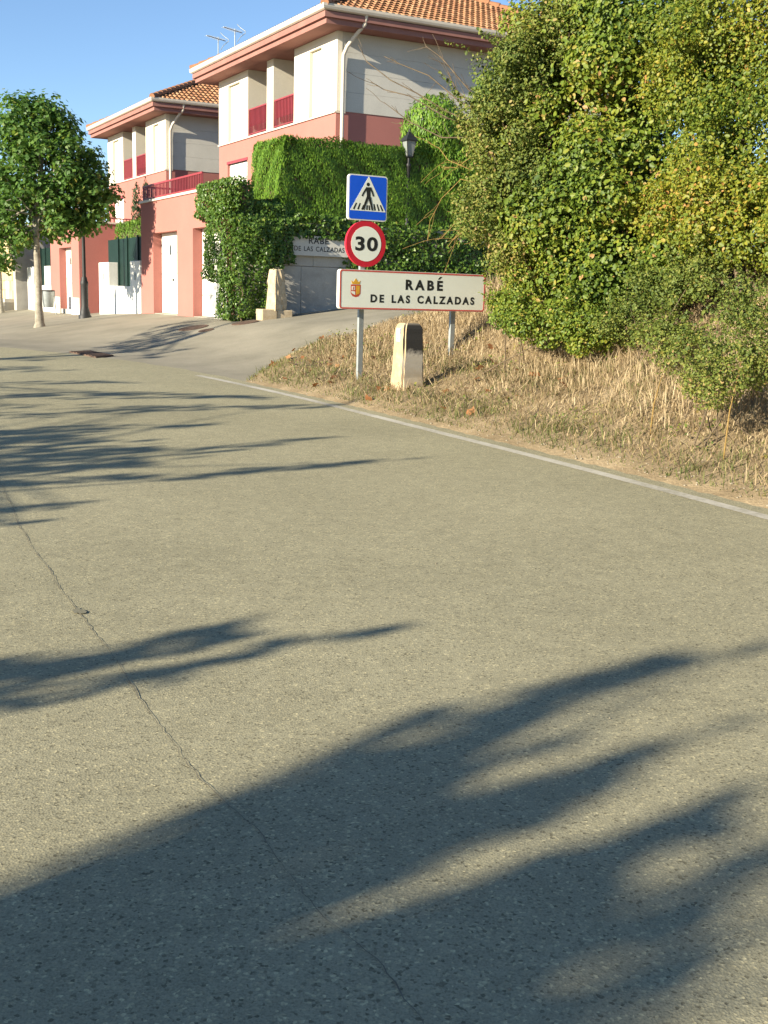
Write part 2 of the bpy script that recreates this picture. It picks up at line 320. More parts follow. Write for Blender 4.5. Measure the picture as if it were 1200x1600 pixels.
def blob_points(blobs, dens, clump=.0, shell=.55):
    """points through the outer part of ellipsoids (cx,cy,cz,rx,ry,rz), normals outward"""
    Ps, Ns = [], []
    for b in blobs:
        c = np.array(b[:3]); r = np.array(b[3:6]); area = 4 * math.pi * (r[0] * r[1] * r[2]) ** (2 / 3)
        n = max(8, int(area * dens)); d = unit(rng.normal(size=(n, 3)))
        bumpy = 1 + clump * (np.sin(d @ np.array([7.1, 3.3, 5.2]) + c[0] * 9) * np.sin(d @ np.array([-4.2, 6.5, 3.9]) + c[2] * 7))
        rad = (shell + (1.04 - shell) * np.sqrt(rng.random(n)))[:, None] * bumpy[:, None]
        Ps.append(c + d * r * rad); Ns.append(unit(d / r))
    return np.vstack(Ps), np.vstack(Ns)

# ------------------------------------------------------------------ ground, road, drive
def grid(xs, ys, zf, name, mat, keep=None, smooth=True):
    X, Y = np.meshgrid(xs, ys); Z = zf(X, Y); V = np.c_[X.ravel(), Y.ravel(), Z.ravel()]
    nx, ny = len(xs), len(ys); i, j = np.meshgrid(np.arange(nx - 1), np.arange(ny - 1)); a = (j * nx + i).ravel()
    Fc = np.c_[a, a + 1, a + 1 + nx, a + nx]
    if keep is not None:
        c = V[Fc].mean(1); Fc = Fc[keep(c[:, 0], c[:, 1])]
    return np_mesh(name, V, Fc, mat, None, None, smooth)
xs = np.r_[-700, -300, -120, -60, np.arange(-40, -6, 1.), np.arange(-6, 9, .14), np.arange(9, 40, 1.), 60, 120, 300, 700]
ys = np.r_[-300, -100, -40, np.arange(-20, 4, 1.), np.arange(4, 26, .16), np.arange(26, 70, 1.), 100, 200, 400, 900, 1500]
tag(grid(xs, ys, Hgr, 'ground', 'soil'), kind='structure')
T = np.gradient(EP, axis=0); T = unit(T); NR = np.c_[T[:, 1], -T[:, 0]]           # to the right of the line of travel
def ribbon(name, d0, d1, nd, zoff, mat, s0=0, s1=None, parent=None, wob=0.):
    sl = slice(s0, s1); P = EP[sl]; Nn = NR[sl]; w = np.linspace(d0, d1, nd)
    Q = P[:, None] + Nn[:, None] * w[None, :, None]
    if wob:
        k = np.arange(len(P)); Q[:, -1] += Nn * (wob * (np.sin(k * .9) + np.sin(k * 2.3 + 1) + .6 * np.sin(k * 5.1)))[:, None]
    Z = zroad(Q[..., 0], Q[..., 1]) + zoff; V = np.concatenate([Q, Z[..., None]], 2).reshape(-1, 3)
    i, j = np.meshgrid(np.arange(nd - 1), np.arange(len(P) - 1)); a = (j * nd + i).ravel()
    return np_mesh(name, V, np.c_[a, a + nd, a + nd + 1, a + 1], mat, parent, None, True)
road = tag(ribbon('road', -6.9, .30, 40, .0, 'asphalt', wob=.025), kind='structure')
du = np.array([np.linalg.norm(EP - hit(u, v, zroad)[:2], axis=1).argmin() for u, v in ((300, 585),)])[0]
tag(ribbon('edge_line', -.065, .065, 3, .004, 'paint', 0, du), kind='structure')
def pav_keep(x, y): return (dedge(x, y) > -.4) & (dB(x, y) < .8) & (x * SV[0] + y * SV[1] < 16.5) & (y > 10)
tag(grid(np.arange(-40, 12, .2), np.arange(10, 75, .2), lambda x, y: Hap(x, y) - .012 * (dedge(x, y) < .3), 'driveway', 'concrete', pav_keep), kind='structure')

# the long crack in the asphalt with the blot on it
def on_road(u, v, dz=.003): w = hit(u, v, zroad); return np.array([w[0], w[1], float(zroad(w[0], w[1])) + dz])
cp = [(-30, 700), (15, 785), (45, 850), (85, 905), (123, 958), (165, 1010), (185, 1045), (215, 1085), (245, 1130), (290, 1190), (350, 1250), (400, 1300), (430, 1345), (465, 1390), (500, 1430), (560, 1480), (600, 1515), (640, 1570), (680, 1640)]
pts = np.array([on_road(u, v) for u, v in cp]); L0 = np.r_[0, np.cumsum(np.linalg.norm(np.diff(pts, axis=0), axis=1))]; LL = np.arange(0, L0[-1], .035)
cx = np.interp(LL, L0, pts[:, 0]) + .012 * np.sin(LL * 5.3) * np.sin(LL * 2.1 + 1) + rng.normal(0, .0035, len(LL)); cy = np.interp(LL, L0, pts[:, 1])
wd = np.clip(.0045 + .004 * np.abs(np.sin(LL * 3.1) * np.sin(LL * 7.7 + 1)) + rng.normal(0, .0012, len(LL)), .002, .02)
wd *= .30 * np.interp(LL, [0, L0[4] - .01, L0[9], L0[12], L0[-1]], [1.0, 1.1, .9, .75, .8])
V = np.vstack([np.c_[cx - wd, cy, zroad(cx, cy) + .004], np.c_[cx + wd, cy, zroad(cx, cy) + .004]]); n = len(LL); k = np.arange(n - 1)
np_mesh('crack', V, np.c_[k, k + n, k + n + 1, k + 1], 'tar', road)
b = on_road(123, 957, .0045); mb = MB(); ang = np.linspace(0, 2 * math.pi, 19)[:-1]
rr = .018 + .020 * rng.random(18) + .012 * np.cos(ang * 2 + .6); mb.add([(b[0] + r * math.cos(a), b[1] + r * 1.9 * math.sin(a), float(zroad(b[0], b[1] + r * 1.9 * math.sin(a))) + .0055) for a, r in zip(ang, rr)], [tuple(range(18))]); mb.build('tar_blot', 'blot', road)

# drain ramp at the road side, manhole covers on the drive
def on_drive(u, v): return hit(u, v, Hap)
a, b_, c_, d_ = [on_drive(*t) for t in ((108, 551), (140, 549.5), (178, 557), (150, 559.5))]
g = empty('drain_grate', (a + c_) / 2, 0, 'rusty iron drain grate set where the road meets the drive', 'drain grate')
ctr = (a + c_) / 2
def quad(name, A, B_, C, D_, z, mat, par, th=.03):
    A, B_, C, D_ = [np.array(t) - ctr + np.array([0, 0, z]) for t in (A, B_, C, D_)]
    return MB().add([A, B_, C, D_] + [t - np.array([0, 0, th]) for t in (A, B_, C, D_)], [(0, 1, 2, 3), (7, 6, 5, 4), (0, 4, 5, 1), (1, 5, 6, 2), (2, 6, 7, 3), (3, 7, 4, 0)]).build(name, mat, par)
quad('frame', a, b_, c_, d_, .02, 'rust', g)
for i in range(9):
    t0, t1 = (i + .25) / 9, (i + .75) / 9
    quad('bar', a + (d_ - a) * t0, b_ + (c_ - b_) * t0, b_ + (c_ - b_) * t1, a + (d_ - a) * t1, .032, 'rust', g, .015)
for (u, v, r, lab) in ((302, 512.5, .33, 'larger iron manhole cover in the concrete drive before the garage doors'), (322, 516.5, .17, 'small iron valve cover beside the larger manhole cover'), (383, 504.5, .30, 'iron manhole cover in the drive below the ivy')):
    w = on_drive(u, v); m = empty('manhole_cover', (w[0], w[1], w[2] + .008), 0, lab, 'manhole cover')
    nx = float(Hap(w[0] + .3, w[1]) - Hap(w[0] - .3, w[1])) / .6; ny = float(Hap(w[0], w[1] + .3) - Hap(w[0], w[1] - .3)) / .6
    m.rotation_euler = (math.atan(ny), -math.atan(nx), 0)
    MB().lathe([(r, -.02), (r, .004), (r * .9, .006), (r * .89, .002)], 24, False).build('rim', 'rust', m)
    MB().lathe([(r * .87, -.01), (r * .87, .005), (r * .3, .007), (.001, .007)], 24, False).build('lid', 'rust', m)

# ------------------------------------------------------------------ the two terraced houses
def tiles_face(parent, name, x0, x1, y0, run, tanp, z0, axis):
    """barrel tiles on one hip face. axis 'y': eave along x at y0 climbing +y; axis 'x': eave along y at y0(=x) climbing +x"""
    col, row = .205, .36; cosp = 1 / math.sqrt(1 + tanp * tanp); Vs, Fs, va = [], [], []; k = 0
    for ci in range(int((x1 - x0) / col)):
        a = x0 + (ci + .5) * col; lim = min(a - x0, x1 - a, run)
        for ri in range(int(lim / (row * cosp)) + 1):
            s0 = ri * row * cosp - .03; s1 = min(s0 + row * cosp + .05, lim + .12)
            if s1 - s0 < .1: continue
            val = rng.random(); r0_, r1_ = .098, .082; jx = rng.normal(0, .004)
            for s_, r_, h in ((s0, r0_, .035), (s1, r1_, .0)):
                for w in np.linspace(0, math.pi, 6):
                    cx_ = a + jx + r_ * math.cos(w); hz = z0 + tanp * s_ + h + r_ * .75 * math.sin(w)
                    Vs.append((cx_, y0 + s_, hz) if axis == 'y' else (y0 + s_, cx_, hz)); va.append(val)
            Fs += [(k + i, k + i + 1, k + i + 7, k + i + 6) if axis == 'x' else (k + i + 1, k + i, k + i + 6, k + i + 7) for i in range(5)]
            k += 12
    o = np_mesh(name, np.array(Vs), np.array(Fs), 'tile', parent, np.array(va), True); o['kind'] = 'stuff'; return o

def railing(parent, x, y0, y1, z0, z1, name='railing', solid=None, step=.11, alongx=False):
    mb = MB()
    def bxx(a0, a1, b0, b1, c0, c1):
        mb.box(b0, b1, a0, a1, c0, c1) if not alongx else mb.box(a0, a1, b0, b1, c0, c1)
    bxx(y0, y1, x - .02, x + .02, z1 - .045, z1)
    r = mb.build(name, 'maroon', parent); mb = MB(); bxx(y0, y1, x - .018, x + .018, z0 + .03, z0 + .065); mb.build('bottom_rail', 'maroon', r); mb = MB(); n = int((y1 - y0) / step)
    for i in range(n + 1):
        a = y0 + (y1 - y0) * i / n; bxx(a - .012, a + .012, x - .012, x + .012, z0 + .065, z1 - .045)
    bl = mb.build('balusters', 'maroon', r); bl['kind'] = 'stuff'
    if solid:
        mb = MB(); bxx(y0 + .02, y1 - .02, x + .024, x + .032, solid[0], solid[1]); mb.build('wind_screen', 'maroon' if len(solid) < 3 else solid[2], r)
    return r

def house(p, q, z, label, variant=0):
    h = empty('terraced_house', W(p, q, z), RZ, label, 'house', 'pink and cream houses above the garages')
    LY, DX, ZB, ZS, OV = 9.72, 11.0, 3.87, 6.05, .75
    # lower storey, pink; the opening of the facade window is left out
    wl_ = MB(); wy0, wy1, wz0, wz1 = 6.95, 8.85, 1.75, 3.12
    wl_.box(0, .25, 0, wy0, 0, ZB).box(0, .25, wy1, LY, 0, ZB).box(0, .25, wy0, wy1, 0, wz0).box(0, .25, wy0, wy1, wz1, ZB)
    wl_.box(.25, DX, 0, .25, 0, ZB).box(.25, DX, LY - .25, LY, 0, ZB).box(DX - .25, DX, .25, LY - .25, 0, ZB)
    lw = wl_.build('wall', 'pink', h); lw['label'] = 'pink rendered lower wall'
    wn_ = MB().box(.10, .16, wy0, wy1, wz0, wz1).build('window', 'shutter', h)
    mb = MB()
    for i in range(14): mb.box(.088, .10, wy0, wy1, wz0 + .02 + i * .097, wz0 + .105 + i * .097)
    mb.build('shutter_slats', 'white', wn_)['kind'] = 'stuff'
    MB().box(-.02, .25, wy0 - .05, wy1 + .05, wz1, wz1 + .09).build('lintel', 'maroon', wn_)
    # upper storey: cream piers with tall shuttered recesses, two loggias between
    uw = MB(); D_ = .22; rec = ((1.02, 1.86), (7.66, 8.78)); rt_ = 5.78
    for (a0, a1, (r0_, r1_)) in ((0, 3.0, rec[0]), (6.88, LY, rec[1])):
        uw.box(-.012, D_, a0, r0_, ZB, ZS).box(-.012, D_, r1_, a1, ZB, ZS).box(-.012, D_, r0_, r1_, rt_, ZS)
    uw.box(D_, 1.6, 2.8, 3.0, ZB, ZS).box(D_, 1.6, 6.88, 7.08, ZB, ZS)          # loggia cheeks
    uw.box(1.6, 1.75, 2.8, 7.08, ZB, ZS)
    up_ = uw.build('upper_wall', 'white_wall', h)
    MB().box(-.012, 1.6, 4.66, 5.2, ZB, ZS).build('pier', 'white_wall', h)
    for (r0_, r1_) in rec:
        s_ = MB().box(.10, .13, r0_, r1_, ZB, rt_).build('window', 'shutter', h)
        mb = MB()
        for i in range(19): mb.box(.092, .10, r0_ + .02, r1_ - .02, ZB + .02 + i * .1, ZB + .108 + i * .1)
        mb.build('shutter_slats', 'shutter', s_)['kind'] = 'stuff'
    for i, (a0, a1) in enumerate(((3.0, 4.66), (5.2, 6.88))):
        d_ = MB().box(1.56, 1.6, a0 + .3, a1 - .3, ZB + .02, 5.85).build('loggia_door', 'white', h)
        for j in range(2): MB().box(1.55, 1.56, a0 + .36 + j * .48, a0 + .78 + j * .48, ZB + .3, 5.78).build('pane', 'glass', d_)
        sc = (ZB + .33, ZB + .87) if not (variant and i) else (ZB + .1, ZB + .87, 'board')
        railing(h, .03, a0 + .01, a1 - .01, ZB + .02, ZB + .90, solid=sc)
    MB().box(-.05, .3, -.02, LY + .02, ZB - .05, ZB).build('string_course', 'gutter', h)
    # the gable wall's boards
    bh = (ZS - ZB) / 4
    for r in range(4):
        for c in range(2):
            bx('cladding_board', 'board', h, .16 + c * 5.42, .16 + c * 5.42 + 5.41, -.02 + .002 * ((r + c) % 2), .12, ZB + r * bh + .002, ZB + (r + 1) * bh - .002, .002)
    MB().box(.16, DX, .121, .25, ZB, ZS).build('inner_wall', 'board', h)
    MB().box(.0, .155, -.03, .20, ZB + .002, ZS).build('corner_strip', 'white_wall', h)
    MB().box(0.3, DX, LY - .2, LY, ZB, ZS).box(DX - .2, DX, .25, LY - .2, ZB, ZS).build('rear_wall', 'board', h)
    # eaves: soffit, two stepped boards, gutter
    x0, x1, y0, y1 = -OV, DX + OV, -OV, LY + OV
    MB().box(x0 + .1, x1 - .1, y0 + .1, y1 - .1, ZS + .003, ZS + .06).build('soffit', 'fascia', h)
    for k_, (o_, za, zb) in enumerate(((.08, ZS - .0, ZS + .15), (.0, ZS + .15, ZS + .30))):
        mb = MB(); t = .1
        mb.box(x0 + o_, x0 + o_ + t, y0 + o_, y1 - o_, za, zb).box(x1 - o_ - t, x1 - o_, y0 + o_, y1 - o_, za, zb)
        mb.box(x0 + o_ + t, x1 - o_ - t, y0 + o_, y0 + o_ + t, za, zb).box(x0 + o_ + t, x1 - o_ - t, y1 - o_ - t, y1 - o_, za, zb).build('eave_board', 'fascia', h)
    gz = ZS + .43; g0 = .08
    mb = MB()
    pr = [(-.09, .05), (-.09, -.02), (-.07, -.08), (-.02, -.11), (.06, -.11), (.08, -.06), (.06, -.06), (.05, -.09), (-.02, -.09), (-.055, -.065), (-.075, -.02), (-.075, .05)]
    ring = lambda xx, yy, sgx, sgy: [(xx + sgx * a, yy + sgy * a, gz + b) for a, b in pr]
    cs = [ring(x0 - .0, y0 - .0, 1, 1), ring(x1, y0, -1, 1), ring(x1, y1, -1, -1), ring(x0, y1, 1, -1)]; m_ = len(pr)
    vs = [t for c in cs for t in c]; fs = [(c * m_ + i, c * m_ + (i + 1) % m_, ((c + 1) % 4) * m_ + (i + 1) % m_, ((c + 1) % 4) * m_ + i) for c in range(4) for i in range(m_)]
    mb.add(vs, fs); mb.build('gutter', 'gutter', h)
    MB().tube([(.55, y0 + .02, gz - .08), (.53, y0 + .06, gz - .32), (.40, y0 + .25, gz - .52), (.22, -.22, gz - .86), (.16, -.105, gz - 1.08), (.155, -.10, gz - 1.4), (.15, -.10, 0)], .055, 10).build('downspout', 'gutter', h)
    # hipped roof
    tp = .45; run = (y1 - y0) / 2; rz = ZS + .42; ex = x0 - .04, x1 + .04, y0 - .04, y1 + .04; rr_ = (ex[3] - ex[2]) / 2
    a_, b__, c__, d__ = (ex[0], ex[2], rz), (ex[1], ex[2], rz), (ex[1], ex[3], rz), (ex[0], ex[3], rz)
    e_, f_ = (ex[0] + rr_, ex[2] + rr_, rz + tp * rr_), (ex[1] - rr_, ex[2] + rr_, rz + tp * rr_)
    rf = MB().add([a_, b__, c__, d__, e_, f_], [(0, 1, 5, 4), (2, 3, 4, 5), (3, 0, 4), (1, 2, 5), (3, 2, 1, 0)]).build('roof', 'tile', h)
    tiles_face(rf, 'roof_tiles', ex[0], ex[1], ex[2], rr_, tp, rz - .005, 'y')
    tiles_face(rf, 'roof_tiles', ex[2], ex[3], ex[0], rr_, tp, rz - .005, 'x')
    mb = MB()
    for (A, B_) in ((a_, e_), (b__, f_), (d__, e_), (c__, f_), (e_, f_)):
        A, B_ = np.array(A), np.array(B_); n = int(np.linalg.norm(B_ - A) / .38)
        for i in range(n):
            s_, t_ = A + (B_ - A) * i / n, A + (B_ - A) * (i + 1.12) / n; up3 = np.array([0, 0, .06]); mb.tube([s_ + up3 + np.array([0, 0, .02]), t_ + up3], [.125, .105], 8)
    mb.build('ridge_tiles', 'tile', rf)['kind'] = 'stuff'
    return h
H1 = house(14.78, 30.67, 3.0, 'pink and cream house rising right behind the tall clipped hedge')
H2 = house(14.78, 46.72, 2.70, 'pink and cream house farther back, partly hidden by the plane tree', 1)
H2.scale = (1, .93, 1)
# plants on the balcony of the far house and antennas on the roofs
def antenna(u, v0, v1, y, label):
    b, t = aty(u, v0, y), aty(u, v1, y); a = empty('roof_antenna', (b[0], b[1], b[2] - 1.1), RZ + .5, label, 'antenna', 'television antennas on the near house')
    hh = t[2] - b[2] + 1.1
    MB().tube([(0, 0, 0), (0, 0, hh)], .017, 6).build('mast', 'galv', a)
    MB().tube([(-.62, 0, hh - .06), (.40, 0, hh - .06)], .016, 5).build('boom', 'galv', a)
    for i in range(8):
        x = -.58 + i * .11; l = .13 + .012 * i; MB().tube([(x, -l, hh - .06), (x, l, hh - .06)], .006, 4).build('element', 'galv', a)
    for s in (-1, 1): MB().tube([(.36, -.2, hh - .06 + s * .02), (.30, 0, hh - .06 + s * .16), (.36, .2, hh - .06 + s * .30)], .012, 4).build('reflector', 'galv', a)
antenna(341, 84, 58, 43.5, 'lower roof antenna left of the taller one on the near roof')
antenna(367, 72, 45, 42.5, 'taller roof antenna showing above the eave of the near house')

# ------------------------------------------------------------------ garages with a roof terrace
def garage(p, q, z, ymin, doors, label, plinth=False, top=2.96, depth=5.4, rail=True, yback=None):
    g = empty('garage', W(p, q, z), RZ, label, 'garage', 'pink garages below the houses')
    T_ = 2.13; yb_ = ymin if yback is None else yback
    w = MB(); cur = 0.
    for (d1, d0) in doors:                        # d1 upper (far) end, d0 lower (near) end
        w.box(0, .45, d1, cur, -.4, top); w.box(0, .45, d0, d1, T_, top); cur = d0
    w.box(0, .45, ymin, cur, -.4, top)
    w.box(.45, depth, yb_, yb_ + .25, -.4, top).box(.45, depth, -.25, 0, -.4, top).box(depth - .2, depth, yb_ + .25, -.25, -.4, top)
    w.build('wall', 'pink', g)
    MB().box(-.04, depth, yb_ - .04, .04, top, top + .06).build('coping', 'gutter', g)
    if yback is not None: MB().box(-.03, .46, ymin, yb_ - .045, top, top + .05).build('coping', 'gutter', g)
    for (d1, d0) in doors:
        n = 4; sec = T_ / n; dr = MB().box(.26, .30, d0 + .002, d1 - .002, -.4, T_).build('door', 'door', g)
        for i in range(n): bx('door_section', 'door', dr, .235, .26, d0 + .01, d1 - .01, i * sec + .006, (i + 1) * sec - .006, .006)
        for t in (.38, .93):
            yy = d1 + (d0 - d1) * t; MB().add([(.228, yy + .075 * math.cos(a), 1.68 + .14 * math.sin(a)) for a in np.linspace(0, 2 * math.pi, 17)[:-1]] + [(.24, yy + .075 * math.cos(a), 1.68 + .14 * math.sin(a)) for a in np.linspace(0, 2 * math.pi, 17)[:-1]], [tuple(range(16))[::-1]] + [(i, (i + 1) % 16, (i + 1) % 16 + 16, i + 16) for i in range(16)]).build('door_window', 'glass', dr)
        MB().box(.215, .235, (d0 + d1) / 2 - .06, (d0 + d1) / 2 + .06, .88, .93).build('handle', 'black', dr)
        MB().box(.02, .44, d0, d1, -.2, .012).build('threshold', 'retain', g)
    if plinth:
        cur = 0.
        for (d1, d0) in list(doors) + [(ymin, ymin)]:
            MB().box(-.03, .2, d1 + .003, cur, -.35, .42).build('plinth', 'white', g); cur = d0
    if rail:
        railing(g, .06, yb_ + .15, -.05, top + .06, top + .47, step=.12)
        railing(g, -.08, .06, depth - .4, top + .06, top + .47, step=.12, alongx=True)
    return g
garage(9.21, 31.43, 1.0, -6.92, ((-1.12, -3.17), (-4.40, -6.75)), 'pink double garage with white doors beside the ivy', yback=-5.1)
garage(9.21, 43.05, .88, -4.35, ((-1.42, -3.25),), 'pink garage with white plinth beyond the green fence', True, 2.9, 5.4, True)

# recessed entrance between fence and far garage
e = empty('entrance_wall', W(10.6, 36.15, .6), RZ, 'recessed pink entrance wall with a white window behind the lamp post', 'wall')
MB().box(0, .25, 0, 2.5, 0, 2.9).build('wall', 'pink', e)
w_ = MB().box(-.05, .0, .25, 1.75, 1.35, 2.35).build('window', 'white', e)
for j in range(2): MB().box(-.06, -.05, .33 + j * .72, .95 + j * .72, 1.42, 2.28).build('pane', 'shutter', w_)

# white gate walls with green metal fence
def gatewall(q0, q1, z, label, num):
    L_ = q1 - q0; g = empty('gate_wall', W(9.21, q0, z), RZ, label, 'wall', 'white gate walls with green fences')
    MB().box(0, .28, 0, L_, -.4, .84).build('low_wall', 'white', g, .01)
    for (a0, a1) in ((0.02, 1.0), (L_ - 1.2, L_ - .02)):
        pst = MB().box(-.012, .292, a0, a1, -.4, 1.55).build('gatepost', 'white', g, .012)
        MB().box(-.03, -.012, (a0 + a1) / 2 - .09, (a0 + a1) / 2 + .05, 1.02, 1.22).build('letter_box', 'galv', pst)
    f = MB().box(.31, .335, .02, L_ - .02, 2.16, 2.2).box(.31, .335, .02, L_ - .02, .9, .94).build('fence', 'darkgreen', g)
    mb = MB(); n = int(L_ / .06)
    for i in range(n): a = .03 + (L_ - .06) * i / n; mb.box(.296 + .008 * (i % 2), .31, a, a + .052, .5, 2.25)
    mb.build('fence_slats', 'darkgreen', f)['kind'] = 'stuff'
    for a in (1.15, L_ / 2, L_ - 1.3): MB().box(.25, .292, a - .03, a + .03, .84, 2.3).build('fence_post', 'darkgreen', f)
gatewall(31.55, 36.1, .88, 'white gate wall with dark green fence beside the double garage', 0)
gatewall(43.15, 47.4, .86, 'white gate wall with green fence beyond the far garage', 1)

# ochre stone house far down the street
h = empty('stone_house', W(8.9, 47.9, .6), RZ, 'ochre stone house at the far end of the street behind the bin', 'house')
MB().box(0, 3.4, .5, 12, 0, 3.1).build('wall', 'yellow', h)
MB().box(-.06, 3.46, 0, .52, 0, 3.2).build('corner_pier', 'retain', h)
for r in range(6):
    for c in range(5):
        a0 = 1.0 + c * .85 + (r % 2) * .4; bx('stone_block', 'yellow', h, -.03 - .008 * ((r * 3 + c) % 3), .02, a0, a0 + .82, .5 + r * .38, .5 + r * .38 + .36, .012)
MB().box(-.05, .0, 3.3, 3.9, .5, 1.9).build('door', 'white', h); MB().box(-.07, .0, 1.6, 2.2, .5, 1.25).build('meter_box', 'white', h)
for i in range(3): MB().box(-1.0 + i * .3, 0, .7, 6, 0, .14 * (i + 1) + .1).build('step', 'retain', h)
MB().add([(-.3, -.1, 3.21), (3.7, -.1, 3.21), (3.7, 12.3, 3.21), (-.3, 12.3, 3.21), (1.7, -.1, 3.8), (1.7, 12.3, 3.8)], [(0, 4, 5, 3), (1, 2, 5, 4), (0, 1, 4), (2, 3, 5), (3, 2, 1, 0)]).build('roof', 'tile', h)

# ------------------------------------------------------------------ concrete retaining wall and old name board
wall = empty('retaining_wall', W(9.28, 24.05, .7), RZ, 'grey concrete retaining wall below the tall clipped hedge', 'wall')
MB().box(0, 9, .05, .3, 0, 2.45).build('core', 'retain', wall)
for i in range(6): bx('panel', 'retain', wall, .0 + i * 1.5 + .004, (i + 1) * 1.5 - .004, .0 + .003 * (i % 2), .05, 0, 1.55, .008); bx('panel', 'retain', wall, .3 + i * 1.5 + .004, .3 + (i + 1) * 1.5 - .004, .001 + .003 * (i % 2), .05, 1.558, 2.45, .008)
MB().box(-.03, 9, -.03, .34, 2.45, 2.52).build('coping', 'retain', wall)
ct = W(14.7, 24.42, 1.0)
terr = MB().box(0, 3.5, 0, 6, -.5, 2.15).build('terrace', 'soil', None); terr.location = Vector(ct); terr.rotation_euler = (0, 0, RZ); terr['kind'] = 'structure'

def rounded(x0, x1, z0, z1, r, n=6):
    pts = []
    for (cx_, cz_, a0) in ((x1 - r, z0 + r, -90), (x1 - r, z1 - r, 0), (x0 + r, z1 - r, 90), (x0 + r, z0 + r, 180)):
        for k_ in range(n + 1): a = math.radians(a0 + 90 * k_ / n); pts.append((cx_ + r * math.cos(a), cz_ + r * math.sin(a)))
    return pts
def frame_prism(mb, outer, inner, y0, y1):
    n = len(outer); v = [(x, y0, z) for x, z in outer] + [(x, y0, z) for x, z in inner] + [(x, y1, z) for x, z in outer] + [(x, y1, z) for x, z in inner]
    f = []
    for i in range(n):
        j = (i + 1) % n; f += [(i, j, n + j, n + i), (i, 2 * n + i, 2 * n + j, j), (n + i, n + j, 3 * n + j, 3 * n + i), (2 * n + i, 3 * n + i, 3 * n + j, 2 * n + j)]
    return mb.add(v, f)
def text(name, body, x0, x1, z0, z1, y, mat, parent, bold=.02, spacing=1.1, th=.0015):
    """lettering fitted to the rectangle x0..x1, z0..z1 on the face y, reading towards -y"""
    cu = bpy.data.curves.new(name, 'FONT'); cu.body = body; cu.size = 1; cu.offset = bold; cu.space_character = spacing; cu.space_word = 1.35; cu.resolution_u = 4; cu.extrude = .5
    t = bpy.data.objects.new('tmp', cu); COL.objects.link(t); dg = bpy.context.evaluated_depsgraph_get(); me = bpy.data.meshes.new_from_object(t.evaluated_get(dg)); bpy.data.objects.remove(t); bpy.data.curves.remove(cu)
    n = len(me.vertices); co = np.empty(n * 3, np.float32); me.vertices.foreach_get('co', co); co = co.reshape(-1, 3)
    lo, hi = co.min(0), co.max(0); o = np.empty_like(co)
    o[:, 0] = x0 + (co[:, 0] - lo[0]) / (hi[0] - lo[0]) * (x1 - x0); o[:, 2] = z0 + (co[:, 1] - lo[1]) / (hi[1] - lo[1]) * (z1 - z0); o[:, 1] = y - (co[:, 2] + .5) * th
    me.vertices.foreach_set('co', o.ravel()); me.update(); me.name = name; me.materials.clear(); me.materials.append(M[mat])
    ob = bpy.data.objects.new(name, me); COL.objects.link(ob); ob.parent = parent; return ob

# old board on the wall, its top grown over
def qpix(u, v, q):
    r = ray(u, v); t = (q - EYE @ DV) / (r @ DV); w = EYE + r * t; return w @ SV, w[2]
pa, za = qpix(455, 397, 23.97); pb, zb = qpix(540, 403.5, 23.97); pc, zc = qpix(455, 372, 23.97)
bd = empty('old_name_board', W(pa, 23.97, (za + zb) / 2), RZ, 'weathered white place name board fixed to the concrete wall under the hedge', 'sign')
Wd, Hd = pb - pa + .05, .44
MB().prism(rounded(0, Wd, 0, Hd, .03), -.03, .02).build('panel', 'board', bd)
text('lettering', 'DE LAS CALZADAS', .06, Wd - .10, .10, .21, -.031, 'sign_black', bd, .012, 1.1)
text('lettering', 'RABE', .42, .92, .27, .40, -.031, 'sign_black', bd, .018, 1.15)
MB().box(.84, .89, -.0325, -.031, .415, .428).build('accent', 'sign_black', bd)

# stone pillar on blocks before the ivy
w = aty(428, 487, 25.3); zp = float(Hap(w[0], w[1]))
sp = empty('stone_pillar', (w[0], w[1], zp - .02), RZ, 'small rough stone pillar on two blocks before the ivy', 'pillar')
bx('base_block', 'stone', sp, -.36, -.0, -.2, .2, -.12, .22, .02); bx('base_block', 'stone', sp, .004, .38, -.18, .22, -.12, .205, .02)
bm = bmesh.new(); bmesh.ops.create_cube(bm, size=1); bmesh.ops.subdivide_edges(bm, edges=bm.edges[:], cuts=6, use_grid_fill=True)
for v in bm.verts:
    t = v.co.z + .5; k_ = 1.0 - .28 * t - .45 * max(0, t - .85); v.co.x *= .34 * k_; v.co.y *= .34 * k_; v.co.z = .2 + t * .88
    v.co += Vector(rng.normal(0, .009, 3))
me = bpy.data.meshes.new('shaft'); bm.to_mesh(me); bm.free(); me.materials.append(M['stone']); o = bpy.data.objects.new('shaft', me); COL.objects.link(o); o.parent = sp; o.location = (.06, 0, 0); o.rotation_euler = (0, 0, .25)

# ------------------------------------------------------------------ the sign group at the bend
K = 15.8 / 14.4; SY = math.radians(30)
sb = aty(560, 587, 15.8); sb[2] = min(sb[2], float(Hgr(sb[0], sb[1])) + .02)
zoff = float(aty(560, 587, 15.8)[2]) - sb[2]
sg = empty('road_sign', sb, SY, 'place name, speed limit and crossing signs together on two grey posts', 'road sign')
def zz(v): return v * K + zoff
def post(x, zb, zt): 
    mb = MB(); w_, t_ = .04, .06; frame_prism_pts = [(-w_, -t_ / 2), (w_, -t_ / 2), (w_, t_ / 2), (-w_, t_ / 2)]
    return mb.box(x - w_, x + w_, .006, .006 + .05, zb, zt).build('post', 'galv', sg, .006)
ptz = zz(2.40); post(.045 * K - .02, -.5, ptz)
x2 = 1.415 * K; w2 = sb + np.array([math.cos(SY) * x2, math.sin(SY) * x2, 0]); post(x2, float(Hgr(w2[0], w2[1])) - sb[2] - .4, zz(1.22))
